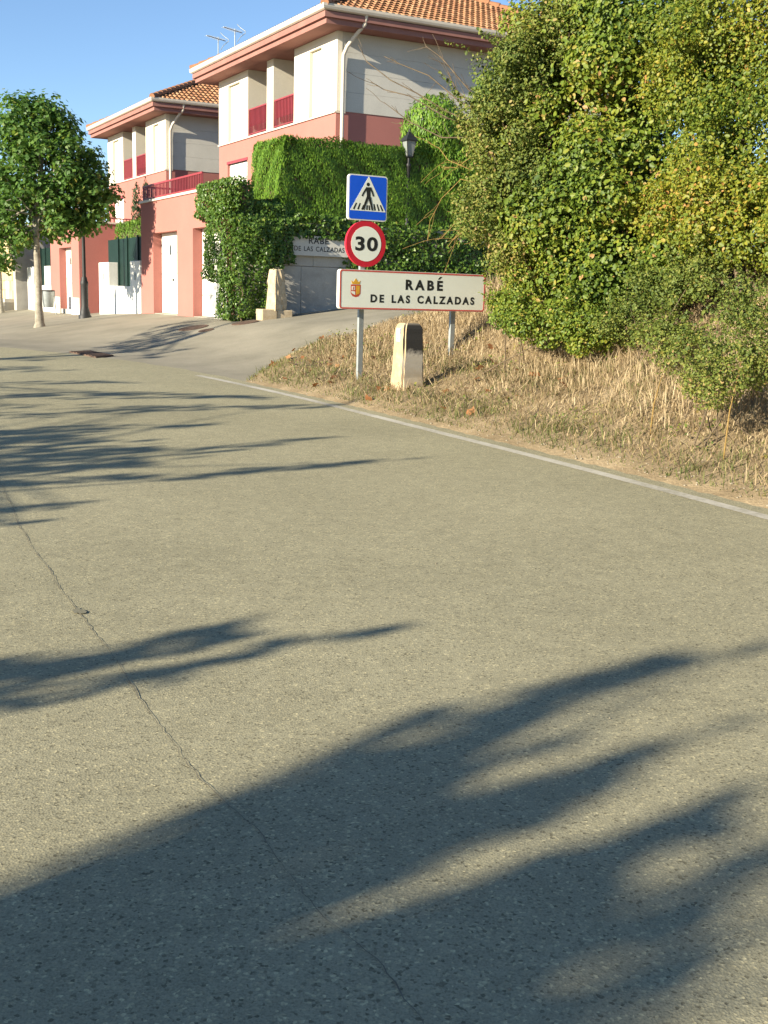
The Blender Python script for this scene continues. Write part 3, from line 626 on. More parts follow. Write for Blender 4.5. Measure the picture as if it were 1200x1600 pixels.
# place name board (leans a hair)
tb = empty('tmp', (0, 0, 0)); 
tx0, tx1, tz0, tz1 = -.335 * K, 1.86 * K, zz(.835), zz(1.325)
pan = MB().prism(rounded(tx0, tx1, tz0, tz1, .045), -.075, 0).build('place_name_board', 'sign_edge', sg); bpy.data.objects.remove(tb)
pan['label'] = 'white place name board with red border and coat of arms'
e_ = .012
MB().prism(rounded(tx0 + e_, tx1 - e_, tz0 + e_, tz1 - e_, .036), -.0765, -.075).build('face', 'sign_white', pan)
frame_prism(MB(), rounded(tx0 + .006, tx1 - .006, tz0 + .006, tz1 - .006, .042), rounded(tx0 + .026, tx1 - .026, tz0 + .026, tz1 - .026, .026), -.0785, -.0765).build('border', 'sign_line', pan)
yf = -.0765
text('lettering', 'RABE', .62 * K, 1.185 * K, zz(1.095), zz(1.225), yf, 'sign_black', pan, .042, 1.5)
ax = 1.125 * K
MB().prism([(ax - .02, zz(1.24)), (ax + .01, zz(1.24)), (ax + .05, zz(1.275)), (ax + .015, zz(1.275))], yf - .0015, yf).build('accent', 'sign_black', pan)
text('lettering', 'DE LAS CALZADAS', .11 * K, 1.69 * K, zz(.925), zz(1.027), yf, 'sign_black', pan, .040, 1.45)
cx0, cx1, cz0, cz1 = -.175 * K, -.035 * K, zz(.985), zz(1.205); cm = (cx0 + cx1) / 2; hs = zz(1.14)
cr = MB().prism([(cx0, cz0 + .05), (cx0 + .03, cz0 + .012), (cm, cz0), (cx1 - .03, cz0 + .012), (cx1, cz0 + .05), (cx1, hs), (cx0, hs)], yf - .001, yf).build('coat_of_arms', 'crest_red', pan)
MB().prism([(cm + .008, cz0 + .03), (cx1 - .014, cz0 + .055), (cx1 - .014, hs - .014), (cm + .008, hs - .014)], yf - .002, yf - .001).build('field', 'gold', cr)
MB().prism([(cx0 + .012, cz0 + .055), (cm - .008, cz0 + .03), (cm - .008, cz0 + .075), (cx0 + .012, cz0 + .085)], yf - .002, yf - .001).build('field', 'sign_white', cr)
MB().prism([(cx0 + .014, hs - .075), (cm - .012, hs - .075), (cm - .012, hs - .022), (cx0 + .014, hs - .022)], yf - .002, yf - .001).build('field', 'sign_white', cr)
MB().prism([(cx0 + .035, hs - .07), (cm - .028, hs - .07), (cm - .028, hs - .03), (cx0 + .035, hs - .03)], yf - .003, yf - .002).build('charge', 'crest_red', cr)
MB().prism([(cx0 + .02, hs + .006), (cx1 - .02, hs + .006), (cx1 - .005, hs + .055), (cx1 - .04, hs + .035), (cm, cz1 + .015), (cx0 + .04, hs + .035), (cx0 + .005, hs + .055)], yf - .002, yf).build('crown', 'gold', cr)
# crossing sign
qx0, qx1, qz0, qz1 = -.222 * K, .327 * K, zz(1.925), zz(2.472)
ps = MB().prism(rounded(qx0, qx1, qz0, qz1, .045), -.05, 0).build('crossing_board', 'sign_edge', sg); ps['label'] = 'blue square crossing sign with a walking figure'
def X(t): return qx0 + t * (qx1 - qx0)
def Z(t): return qz1 - t * (qz1 - qz0)
MB().prism(rounded(qx0 + .016, qx1 - .016, qz0 + .016, qz1 - .016, .032), -.052, -.05).build('blue_field', 'sign_blue', ps)
MB().prism([(X(.045), Z(.79)), (X(.965), Z(.79)), (X(.515), Z(.035)), (X(.50), Z(.035))], -.0535, -.052).build('triangle', 'sign_white', ps)
fig = MB(); yA, yB = -.0545, -.0535
fig.prism([(X(.495 + .042 * math.cos(a)), Z(.205 - .042 * math.sin(a))) for a in np.linspace(0, 2 * math.pi, 17)[:-1]], yA, yB)
def limb(a, b, w0, w1):
    a, b = np.array(a, float), np.array(b, float); d = (b - a) / np.linalg.norm(b - a); n_ = np.array([-d[1], d[0]])
    q = [a - n_ * w0, b - n_ * w1, b + n_ * w1, a + n_ * w0]; q = [(X(t[0]), Z(t[1])) for t in q]
    ar = sum(q[i][0] * q[(i + 1) % 4][1] - q[(i + 1) % 4][0] * q[i][1] for i in range(4))
    fig.prism(q if ar > 0 else q[::-1], yA - .0002 * len(fig.f) / 6, yB)
limb((.50, .265), (.515, .50), .055, .045); limb((.47, .275), (.38, .40), .025, .02); limb((.38, .395), (.345, .47), .02, .017); limb((.55, .275), (.605, .37), .025, .02); limb((.605, .365), (.635, .455), .02, .017)
limb((.495, .48), (.435, .62), .034, .028); limb((.435, .61), (.385, .765), .027, .02); limb((.535, .48), (.575, .62), .034, .028); limb((.575, .61), (.615, .765), .027, .02)
fig.build('walking_figure', 'sign_black', ps)
for (a, b) in (((.205, .625), (.135, .765)), ((.30, .625), (.245, .765)), ((.395, .66), (.345, .765)), ((.485, .66), (.475, .765)), ((.53, .66), (.545, .765)), ((.655, .625), (.69, .765)), ((.735, .625), (.79, .765)), ((.82, .64), (.885, .765))):
    fig = MB(); limb(a, b, .016, .021); fig.build('stripe', 'sign_black', ps)
# speed limit disc
dcx, dcz, dr_ = .045 * K, zz(1.643), .283 * K
def disc(name, mat, par, r, y0, y1, n=48): return MB().prism([(dcx + r * math.cos(a), dcz + r * math.sin(a)) for a in np.linspace(0, 2 * math.pi, n + 1)[:-1]], y0, y1).build(name, mat, par)
dk = disc('speed_limit_disc', 'sign_red', sg, dr_, -.045, 0); dk['label'] = 'round red and white thirty speed limit disc'
disc('white_field', 'sign_white', dk, dr_ * .755, -.047, -.045)
text('number', '30', dcx - .155 * K, dcx + .165 * K, dcz - .088 * K, dcz + .088 * K, -.047, 'sign_black', dk, .03, 1.12)

# ------------------------------------------------------------------ milestone
mw = aty(636, 607, 14.75); mz = float(Hgr(mw[0], mw[1]))
ms = empty('milestone', (mw[0], mw[1], mz - .05), RZ - .02, 'squat pale stone milestone with a blackened top on its shaded side', 'milestone')
bm = bmesh.new(); bmesh.ops.create_cube(bm, size=1); bmesh.ops.bevel(bm, geom=[e for e in bm.edges if abs(e.verts[0].co.z - e.verts[1].co.z) > .5], offset=.09, segments=2, affect='EDGES')
bmesh.ops.subdivide_edges(bm, edges=[e for e in bm.edges if abs(e.verts[0].co.z - e.verts[1].co.z) > .5], cuts=12)
top = float(aty(636, 505, 14.75)[2]) - mz + .05
for v in bm.verts:
    t = v.co.z + .5; k_ = 1.0 - .20 * min(1, t) ** .8 - .10 * max(0, t - .93) / .07; k_ += .10 * max(0, .25 - t); v.co.x *= .345 * k_; v.co.y *= .36 * k_; v.co.z = t * top - (.02 if t > .99 else 0)
    v.co += Vector((rng.normal(0, .0035), rng.normal(0, .0035), 0))
topf = [f for f in bm.faces if f.normal.z > .9]; r_ = bmesh.ops.inset_region(bm, faces=topf, thickness=.03, depth=.022)
bm.normal_update(); me = bpy.data.meshes.new('shaft'); bm.to_mesh(me); bm.free(); me.materials.append(M['milestone']); o = bpy.data.objects.new('shaft', me); COL.objects.link(o); o.parent = ms
st = MB().box(-.002, .002, -.05, .05, -.085, .085).build('sticker', 'sticker', ms, loc=(-.147, .01, top - .15)); st.rotation_euler = (0, .035, 0)

# ------------------------------------------------------------------ lamp posts
def lamp(loc, hgt, label):
    l = empty('street_lamp', loc, RZ, label, 'street lamp', 'black lantern street lamps')
    MB().lathe([(.19, -.1), (.19, .06), (.16, .10), (.15, .18), (.125, .26), (.105, .34), (.105, .95), (.115, .98), (.115, 1.05), (.09, 1.10), (.075, 1.2)], 16).build('base', 'black', l)
    p = MB().lathe([(.055, 1.18), (.05, 2.0), (.042, hgt - .85), (.06, hgt - .83), (.06, hgt - .78), (.03, hgt - .74), (.03, hgt - .62)], 12).build('pole', 'black', l)
    z0 = hgt - .62; n = 4; k = lambda r, z: [(.82 * r * math.cos(math.pi / 4 + math.pi / 2 * i), .82 * r * math.sin(math.pi / 4 + math.pi / 2 * i), z) for i in range(4)]
    gl = MB().add(k(.11, z0 + .03) + k(.205, z0 + .36), [(0, 1, 5, 4), (1, 2, 6, 5), (2, 3, 7, 6), (3, 0, 4, 7)]).build('lantern', 'lampglass', l)
    for i in range(4):
        a, b = np.array(k(.115, z0 + .02)[i]), np.array(k(.212, z0 + .37)[i]); MB().tube([a, b], .012, 5).build('bar', 'black', gl)
    MB().add(k(.13, z0) + k(.13, z0 + .03), [(3, 2, 1, 0), (4, 5, 6, 7), (0, 1, 5, 4), (1, 2, 6, 5), (2, 3, 7, 6), (3, 0, 4, 7)]).build('lantern_base', 'black', gl)
    MB().add(k(.255, z0 + .36) + k(.265, z0 + .385) + k(.17, z0 + .47) + k(.07, z0 + .53) + k(.07, z0 + .57), [(3, 2, 1, 0)] + [(4 * j + i, 4 * j + (i + 1) % 4, 4 * j + 4 + (i + 1) % 4, 4 * j + 4 + i) for j in range(4) for i in range(4)] + [(16, 17, 18, 19)]).build('lantern_roof', 'galv' if False else 'black', gl)
    MB().lathe([(.02, z0 + .56), (.03, z0 + .59), (.02, z0 + .62), (.004, z0 + .66)], 8).build('finial', 'black', gl)
    return l
t_ = aty(640, 203, 27.62); gz_ = float(Hap(t_[0], t_[1])); lamp((t_[0], t_[1], gz_), float(t_[2]) - gz_, 'black lantern street lamp grown into the tall clipped hedge')
w = hit(133, 497, Hap); lamp((w[0], w[1], w[2]), 3.55, 'black street lamp standing half hidden behind the plane tree crown')

# ------------------------------------------------------------------ litter bin
w = hit(76, 493, Hap); lb = empty('litter_bin', w, RZ + .3, 'grey litter bin on thin legs beside the plane tree trunk', 'litter bin')
for s_ in (-1, 1): MB().tube([(s_ * .26, -.1, -.05), (s_ * .26, 0, .5), (s_ * .26, 0, .86)], .02, 6).build('leg', 'galv', lb)
MB().lathe([(.17, .28), (.185, .3), (.215, .82), (.225, .85), (.2, .86), (.19, .8), (.15, .33), (.01, .32)], 16).build('bucket', 'galv', lb)
MB().lathe([(.235, .84), (.24, .86), (.235, .885), (.2, .89)], 16, True).build('rim', 'black', lb)

# ================================================================== vegetation
def branchy(mb, a, b, r0_, r1_, n=6, wob=.06, seg=6):
    a, b = np.array(a, float), np.array(b, float); L_ = np.linalg.norm(b - a); t = np.linspace(0, 1, seg)
    P = a + (b - a) * t[:, None]; off = np.cumsum(rng.normal(0, wob * L_ / seg, (seg, 3)), 0); off -= off[0] + (off[-1] - off[0]) * t[:, None]
    P = P + off; mb.tube(P, list(np.linspace(r0_, r1_, seg)), n, False); return P
# -- plane trees
def plane_tree(base, hgt, crown, label, nclump=46, dens=30, lsz=(.12, .2), trunk_r=.1, group='plane trees along the street', seed=1):
    """crown = list of ellipsoids relative to the base"""
    global rng; rng = np.random.default_rng(seed)
    t = empty('plane_tree', base, 0, label, 'tree', group)
    c0 = np.array(crown[0][:3]); ch = c0[2]; mb = MB()
    tp = [(0, 0, -.3), (0, 0, 0), (.005, 0, .12), (-.01, 0, .6), (.0, .01, 1.2), (-.03, 0, ch * .6), (c0[0] * .6, c0[1] * .6, ch)]
    mb.tube(tp, [trunk_r * 1.9, trunk_r * 1.65, trunk_r * 1.25, trunk_r, trunk_r * .93, trunk_r * .8, trunk_r * .5], 12, False); mb.build('trunk', 'bark', t)
    P = []; N_ = []; bm_ = MB(); start = np.array(tp[5]); centers = []
    for cr_ in crown:
        c = np.array(cr_[:3]); r = np.array(cr_[3:6]); k = int(nclump * cr_[6]) if len(cr_) > 6 else nclump
        for i in range(k):
            d = unit(rng.normal(size=3)); q = c + d * r * (.45 + .5 * rng.random() ** .5); centers.append(q)
            if i % 3 == 0: branchy(bm_, start + (c0 - start) * rng.random() * .8, q, trunk_r * .35, .012, 5, .12)
    bm_.build('branches', 'bark', t)['kind'] = 'stuff'
    for q in centers:
        rr = .26 + .22 * rng.random(); n = int(dens * (rr / .35) ** 2); d = unit(rng.normal(size=(n, 3))); P.append(q + d * rr * (rng.random((n, 1)) ** .45) * np.array([1, 1, .8])); N_.append(d * .7 + np.array([0, 0, .55]) + rng.normal(0, .35, (n, 3)))
    P = np.vstack(P); N_ = np.vstack(N_); n = len(P); zr_ = (P[:, 2] - P[:, 2].min()) / np.ptp(P[:, 2])
    var = np.clip(rng.beta(2, 3, n) * .8 + .34 * (rng.random(n) < .13) + .30 * np.clip(.30 - zr_, 0, 1), 0, 1)
    leaves('foliage', P, N_, rng.uniform(*lsz, n), 'plane_leaf', t, LOBE, LOBE_F, var, rng.normal(size=(n, 3)) + np.array([0, 0, -.7]))
    return t
w = hit(62, 511, Hap); yb = float(w[1]); s1 = yb / F
def rel(u, v, y=yb): return aty(u, v, y) - w
cr = []
for (u, v, ru, rv, k) in ((75, 265, 78, 75, 1.0), (50, 205, 50, 50, .5), (125, 300, 50, 55, .5), (25, 330, 55, 55, .5), (100, 350, 45, 26, .25), (80, 195, 35, 38, .25)):
    c = rel(u, v); cr.append((c[0], c[1] + rng.normal(0, .3), c[2], ru * s1, ru * s1 * .95, rv * s1, k))
plane_tree(w, 5, cr, 'round crowned plane tree with pale slim trunk beside the litter bin', 80, 60, (.07, .125), .1, seed=3)
w = hit(2, 489, Hap); y2 = float(w[1])
cr = [tuple(aty(-30, 330, y2) - w) + (1.6, 1.6, 1.7, 1.0), tuple(aty(5, 395, y2) - w) + (.9, .9, .6, .35)]
plane_tree(w, 5, cr, 'yellowing plane tree with dark trunk farther along the pavement', 50, 26, (.12, .2), .085, seed=4)

# -- off to the left of the road a row of plane trees throws its shade across the asphalt
TAN = math.tan(SUN_EL); SH = np.array([sx, sy])
def shade_tree(cxy, strokes, label, seed, per_m2=27, extra=None, lsz=(.09, .155), targets=None):
    """strokes are the shade streaks seen on the asphalt; each leaf hangs where its shade falls on its streak"""
    global rng; rng = np.random.default_rng(seed); c = np.array(cxy, float); zc = float(Hgr(c[0], c[1]))
    t = empty('plane_tree', (c[0], c[1], zc), 0, label, 'tree', 'plane trees along the street'); base = np.array([c[0], c[1], zc])
    P = []; tips = []
    for st_ in strokes:
        pts_, hw, dn = st_[0], st_[1], st_[2]; g_ = []
        for (u0_, v0_), (u1_, v1_) in zip(pts_[:-1], pts_[1:]):
            L_ = math.hypot(u1_ - u0_, v1_ - v0_); n = int(max(30, L_ * hw * .12)); a = rng.random(n)
            q = np.clip(rng.normal(0, .55, n), -1, 1) * hw
            for ai, qi in zip(a, q):
                if (u1_, v1_) == pts_[-1]: ai = ai ** 1.35; qi *= 1.1 - .75 * ai
                uu = u0_ + (u1_ - u0_) * ai; vv = v0_ + (v1_ - v0_) * ai + qi; d = ray(uu, vv)
                if d[2] > -.02: continue
                y_ = (-CAMH / d[2]) * d[1]
                for _ in range(4): zz_ = float(zroad(0, y_)); y_ = (zz_ - CAMH) / d[2] * d[1]
                g_.append((EYE[0] + d[0] / d[1] * y_, y_, zz_))
        if not g_: continue
        g_ = np.array(g_); xs_, ys_ = np.ptp(g_[:, 0]), np.ptp(g_[:, 1])
        wdt = np.ptp(g_[:, :2] @ np.array([-sy, sx])); ln = np.ptp(g_[:, :2] @ SH)
        n = int(np.clip(wdt * .6 * ln * TAN * per_m2 * dn * 3 + 6, 6, 900)); g_ = g_[rng.integers(0, len(g_), n)] + np.c_[rng.normal(0, .02, (n, 2)), np.zeros(n)]
        tt = ((g_[:, :2] - c) @ SH) + rng.normal(0, .45, n)            # metres back along the sun's way
        hh = g_[:, 2] + tt * TAN; P.append(np.c_[g_[:, :2] - SH[None] * tt[:, None], hh]); tips.append(P[-1][:: max(1, n // 5)])
    if targets is not None:
        tt = ((targets[:, :2] - c) @ SH) + rng.normal(0, .4, len(targets)); P.append(np.c_[targets[:, :2] - SH[None] * tt[:, None], targets[:, 2] + tt * TAN]); tips.append(P[-1][::60])
    P = np.vstack(P); tips = np.vstack(tips)
    if extra:
        Q_, _ = blob_points(extra, 14, .2, .3); P = np.vstack([P, Q_ ])
    n = len(P); hub = P.mean(0) * np.array([.5, .5, .9]) + base * np.array([.5, .5, .1]); start = base + np.array([0, 0, max(1.5, hub[2] * .55 - zc)])
    MB().tube([(0, 0, -.3), (0, 0, 0), (0, 0, .6), (0, .02, 1.4)] + [tuple(start - base), tuple(hub - base)], [.22, .2, .14, .12, .10, .07], 10, False).build('trunk', 'bark', t)
    mb = MB()
    for q in tips: branchy(mb, start + (hub - start) * rng.random() - base, q - base, .03, .006, 5, .08)
    mb.build('branches', 'bark', t)['kind'] = 'stuff'
    leaves('foliage', P - base, rng.normal(size=(n, 3)) + np.array([-.5, -.4, .3]), rng.uniform(*lsz, n), 'plane_leaf', t, LOBE, LOBE_F, np.clip(rng.beta(2, 3, n) + .3 * (rng.random(n) < .1), 0, 1))
    return t
FG = [([(-200, 1510), (360, 1330)], 55, .55), ([(-100, 1560), (330, 1450), (640, 1310)], 40, .6), ([(100, 1420), (480, 1280)], 30, .7), ([(-100, 1640), (560, 1540)], 60, .5), ([(0, 1500), (560, 1420)], 20, .7), ([(300, 1335), (470, 1220), (640, 1135)], 30, .8), ([(360, 1320), (560, 1240), (800, 1165)], 24, .7), ([(470, 1260), (640, 1190)], 20, .8),
      ([(620, 1205), (760, 1135), (880, 1092)], 11, .9), ([(700, 1150), (900, 1075), (1060, 1035)], 18, .6), ([(860, 1085), (1000, 1040), (1175, 1017)], 9, .9), ([(560, 1350), (760, 1250), (940, 1195), (1190, 1130)], 17, .7), ([(640, 1290), (840, 1230)], 10, .6), ([(480, 1400), (700, 1310), (860, 1255)], 34, .5), ([(840, 1270), (930, 1235)], 8, .7),
      ([(690, 1465), (900, 1360), (1060, 1285)], 12, .8), ([(980, 1320), (1120, 1268)], 9, .7), ([(820, 1620), (1300, 1440)], 90, .7), ([(960, 1465), (1150, 1375), (1300, 1325)], 40, .8), ([(560, 1610), (800, 1565)], 30, .6), ([(520, 1500), (640, 1450)], 30, .6), ([(700, 1490), (900, 1420)], 22, .6), ([(420, 1560), (560, 1500)], 24, .6)]
def feather(strokes, k=4, ext=50):
    out = []
    for pts_, hw, dn in strokes:
        for i in range(k):
            o = (i + .5) / k * 2 - 1 + rng.normal(0, .12); e = rng.normal(0, ext); q = [(u, v + o * hw * .85) for u, v in pts_]
            (ua, va), (ub, vb) = q[-2], q[-1]; L_ = math.hypot(ub - ua, vb - va); q[-1] = (ub + (ub - ua) / L_ * e * (1 - abs(o)), vb + (vb - va) / L_ * e * (1 - abs(o)))
            out.append((q, max(2.5, hw * .30), dn * rng.uniform(.55, 1.1)))
    return out
rng = np.random.default_rng(61); FG = feather(FG)
shade_tree((-9.0, -4.6), FG, 'big plane tree out of view whose crown shades the near asphalt', 11, per_m2=6.5, lsz=(.08, .15))
shade_tree((-8.2, -.9), [([(-160, 1120), (100, 1080), (300, 1045), (530, 988)], 9, 1.6), ([(-160, 1062), (120, 1020), (300, 988), (490, 952)], 4, 1.6), ([(-200, 1118), (100, 1086)], 18, 1.6), ([(-100, 1055), (200, 1032), (330, 1010)], 4, 1.2), ([(100, 1040), (380, 990)], 3, 1.2)], 'plane tree out of view with a long low bough towards the road', 12)
shade_tree((-9.6, 3.2), [([(-200, 715), (240, 702)], 30, 2.2), ([(-200, 690), (160, 684)], 20, 2.2), ([(-200, 738), (220, 728)], 12, 2.2), ([(-100, 762), (300, 742), (640, 717)], 6, 1.2), ([(100, 722), (330, 705), (510, 682)], 10, 1), ([(-100, 655), (200, 640), (560, 633)], 6, 1.1), ([(-150, 680), (330, 665)], 10, 1.5), ([(-100, 805), (115, 788)], 3, 1), ([(-150, 826), (30, 817)], 3, 1)], 'plane tree out of view beside the bend of the road', 13)
shade_tree((-14.5, 10.5), [([(-200, 620), (260, 617), (420, 622)], 5, 1), ([(-100, 600), (220, 597)], 5, 1), ([(-150, 575), (120, 578)], 6, 1), ([(-100, 560), (60, 562)], 4, .8), ([(-150, 640), (150, 632)], 6, .8)], 'plane tree out of view across the road from the drive', 14)
tq = rng.random((520, 2)); tq = tq[(tq[:, 0] < .86 - .12 * np.sin(tq[:, 1] * 14) - .1 * tq[:, 1])]
tgt = np.array([W(9.45, 24.6 + 2.1 * a, .9 + 1.75 * b) for a, b in tq])
shade_tree((-14.0, 14.0), [([(160, 551), (290, 541), (390, 534)], 6, 1.2), ([(230, 560), (330, 553)], 2, .7)], 'slim plane tree out of view beyond the bend', 15, targets=tgt)

# -- clipped conifer hedge on the wall
rng = np.random.default_rng(21)
def hedge_box(name, p0, p1, q0, q1, z0, z1, label, cat='hedge', dens=520, mat='hedge_leaf', size=(.07, .14), top_wob=.06, jit=.38):
    h = empty(name, W(p0, q0, z0), RZ, label, cat); LX, LY_, LZ = p1 - p0, q1 - q0, z1 - z0
    P, N_ = [], []
    for (ax, sd, A) in ((0, 0, LY_ * LZ), (0, 1, LY_ * LZ), (1, 0, LX * LZ), (1, 1, LX * LZ), (2, 1, LX * LY_)):
        n = int(A * dens); q = rng.random((n, 3)) * np.array([LX, LY_, LZ]); full = (LX, LY_, LZ)[ax]
        q[:, ax] = full * sd; nn_ = np.zeros((n, 3)); nn_[:, ax] = 1 if sd else -1
        a, b = [i for i in range(3) if i != ax]
        wob = top_wob * (np.sin(q[:, a] * 3.7 + q[:, b] * 2.1 + ax) + np.sin(q[:, a] * 1.6 - q[:, b] * 4.3) + .8 * np.sin(q[:, a] * 9.1 + q[:, b] * 7.7)) * .6
        q[:, ax] += (1 if sd else -1) * (wob - rng.random(n) ** 2 * .16)
        P.append(q); N_.append(nn_ + rng.normal(0, jit, (n, 3)))
    P = np.vstack(P); N_ = np.vstack(N_); n = len(P)
    # rounded upper edges
    for ax, full in ((0, LX), (1, LY_)):
        t = np.clip(1 - np.minimum(P[:, ax], full - P[:, ax]) / .18, 0, 1); P[:, 2] -= (P[:, 2] > LZ - .25) * t * t * .09
    up_ = np.tile([0, 0, 1.], (n, 1)) + N_ * .55 + rng.normal(0, .3, (n, 3))
    leaves('foliage', P, N_, rng.uniform(*size, n), mat, h, FROND, FROND_F, np.clip(rng.beta(2.2, 2.4, n), 0, 1), up_)
    bx('inner_growth', 'twig', h, .14, LX - .14, .14, LY_ - .14, -.02, LZ - .16); return h
HP = qpix(440, 212, 24.08)
hedge_box('clipped_hedge', HP[0], 17.6, 24.05, 25.85, 3.1, HP[1] + .02, 'tall square clipped conifer hedge on the concrete wall', dens=2600, size=(.05, .10), jit=.16)
hedge_box('clipped_hedge', 10.1, 11.3, 32.2, 37.4, 2.75, 3.75, 'low bright clipped hedge behind the dark green fence', dens=900, size=(.06, .11))
# clipped conifer behind the hedge's far end
def conifer(name, base, blobs, label, dens, mat='hedge_leaf', size=(.08, .15), cat='shrub'):
    t = empty(name, base, 0, label, cat); P, N_ = blob_points(blobs, dens, .05, .8); n = len(P)
    leaves('foliage', P, N_ + rng.normal(0, .3, (n, 3)), rng.uniform(*size, n), mat, t, FROND, FROND_F, np.clip(rng.beta(2.4, 2.2, n) + .05, 0, 1), np.tile([0, 0, 1.], (n, 1)) + N_ * .5 + rng.normal(0, .25, (n, 3)))
    hi = max(b[2] for b in blobs); MB().tube([(0, 0, -.3), (0, 0, hi)], [.09, .04], 8).build('trunk', 'twig', t); return t
y_ = 28.6; c = aty(678, 205, y_); b0 = np.array([c[0], c[1], 3.0]); c = c - b0; s_ = y_ / F
conifer('clipped_conifer', b0, [(c[0], c[1], c[2] - .15, .80, .8, .95), (c[0] + .35, c[1] + .3, c[2] - .9, 1.0, .9, 1.3)], 'bright rounded conifer rising behind the end of the tall hedge', 700)
for (u, v0_, v1_, wpx, lab) in ((228, 282, 345, 8, 'slim dark cypress just beyond the double garage'), (214, 288, 345, 9, 'second dark cypress, nearer the plane tree')):
    y_ = 37.5; a, b = aty(u, v0_, y_), aty(u, v1_, y_); bs = np.array([b[0], b[1], 1.2]); H_ = a[2] - 1.2; r = wpx * y_ / F
    conifer('cypress', bs, [(0, 0, H_ * .45, r * 1.1, r * 1.1, H_ * .42), (0, 0, H_ * .72, r * .85, r * .85, H_ * .28), (r * .3, 0, H_ * .3, r, r, H_ * .3)], lab, 420, 'cypress_leaf', (.08, .14))

# -- ivy over the garage end and the wall
def ivy(name, label, patches, dens=260, sz=(.06, .11), seed=31):
    """patches: (axis, const, a0, a1, z0, z1, bulge) on planes of the house grid"""
    global rng; rng = np.random.default_rng(seed)
    c = patches[0]; org = W(c[1], c[2], c[4]) if c[0] == 'p' else W(c[2], c[1], c[4])
    h = empty(name, org, 0, label, 'ivy'); P, N_ = [], []
    for (ax, k, a0, a1, z0, z1, bul, lean, tap) in patches:
        n = int((a1 - a0) * (z1 - z0) * dens); a = rng.random(n); zt = rng.random(n); 
        lo = tap(zt) if tap else np.zeros(n)
        keep = (a > lo + .05 * np.sin(zt * 23) + .03 * np.sin(zt * 51)) ; a, zt = a[keep], zt[keep]; n = len(a)
        edge = np.minimum.reduce([a, 1 - a, zt * 2, (1 - zt)]); dep = bul * np.clip(edge * 9, .3, 1) * (1 + .12 * np.sin(a * 9 + zt * 5) + .12 * np.sin(a * 17 - zt * 13)) - rng.random(n) ** 1.5 * .13
        aa = a0 + (a1 - a0) * a; zz_ = z0 + (z1 - z0) * zt
        if ax == 'p': P.append(SV[None] * (k - dep)[:, None] + DV[None] * aa[:, None] + np.c_[np.zeros((n, 2)), zz_]); nd = -SV
        else: P.append(SV[None] * aa[:, None] + DV[None] * (k - dep)[:, None] + np.c_[np.zeros((n, 2)), zz_]); nd = -DV
        N_.append(nd[None] + np.array([0, 0, .35]) + rng.normal(0, .5, (n, 3)))
    P = np.vstack(P) - org; N_ = np.vstack(N_); n = len(P)
    leaves('foliage', P, N_, rng.uniform(*sz, n), 'ivy_leaf', h, IVYL, OVAL_F, np.clip(rng.beta(2, 2.6, n) + .35 * (rng.random(n) < .05), 0, 1), rng.normal(0, .6, (n, 3)) + np.array([0, 0, -1.]))
    mb = MB()
    for i in range(14):
        c = patches[i % len(patches)]; a = c[2] + (c[3] - c[2]) * rng.random(); z0, z1 = c[4], c[4] + (c[5] - c[4]) * (.5 + .5 * rng.random())
        f = (lambda a, z: W(c[1] - .04, a, z) - org) if c[0] == 'p' else (lambda a, z: W(a, c[1] - .04, z) - org)
        mb.tube([f(a + .15 * math.sin(j * 1.7 + i), z0 + (z1 - z0) * j / 5) for j in range(6)], [.02, .018, .016, .013, .01, .006], 5, False)
    mb.build('stems', 'twig', h)['kind'] = 'stuff'; return h
tl = lambda z: np.where(z > .45, 0., .0)
ivy('ivy', 'glossy green ivy covering the end of the pink garage and the wall beside it',
    [('p', 9.22, 24.0, 25.7, 1.85, 3.6, .28, 0, None), ('p', 9.22, 23.85, 26.45, 3.3, 4.14, .26, 0, None), ('p', 9.32, 23.95, 26.3, 3.4, 4.12, .12, 0, None), ('q', 24.15, 9.6, 10.45, 3.0, 3.65, .2, 0, None), ('p', 9.22, 23.7, 24.75, 1.0, 2.1, .28, 0, None), ('q', 24.05, 9.0, 10.3, 1.0, 3.35, .42, 0, None), ('q', 24.05, 9.1, 10.6, 2.3, 3.35, .30, 0, None), ('q', 24.3, 9.1, 9.65, 3.1, 4.1, .3, 0, None)], 1500, (.035, .065))
ivy('ivy', 'loose leafy ivy hanging below the tall hedge at the lamp post',
    [('q', 24.05, 11.75, 16.8, 1.9, 3.35, .22, 0, None), ('q', 24.05, 10.4, 12.2, 2.86, 3.45, .16, 0, None), ('q', 24.0, 12.2, 16.8, 1.3, 2.3, .2, 0, None)], 800, (.05, .09), 32)

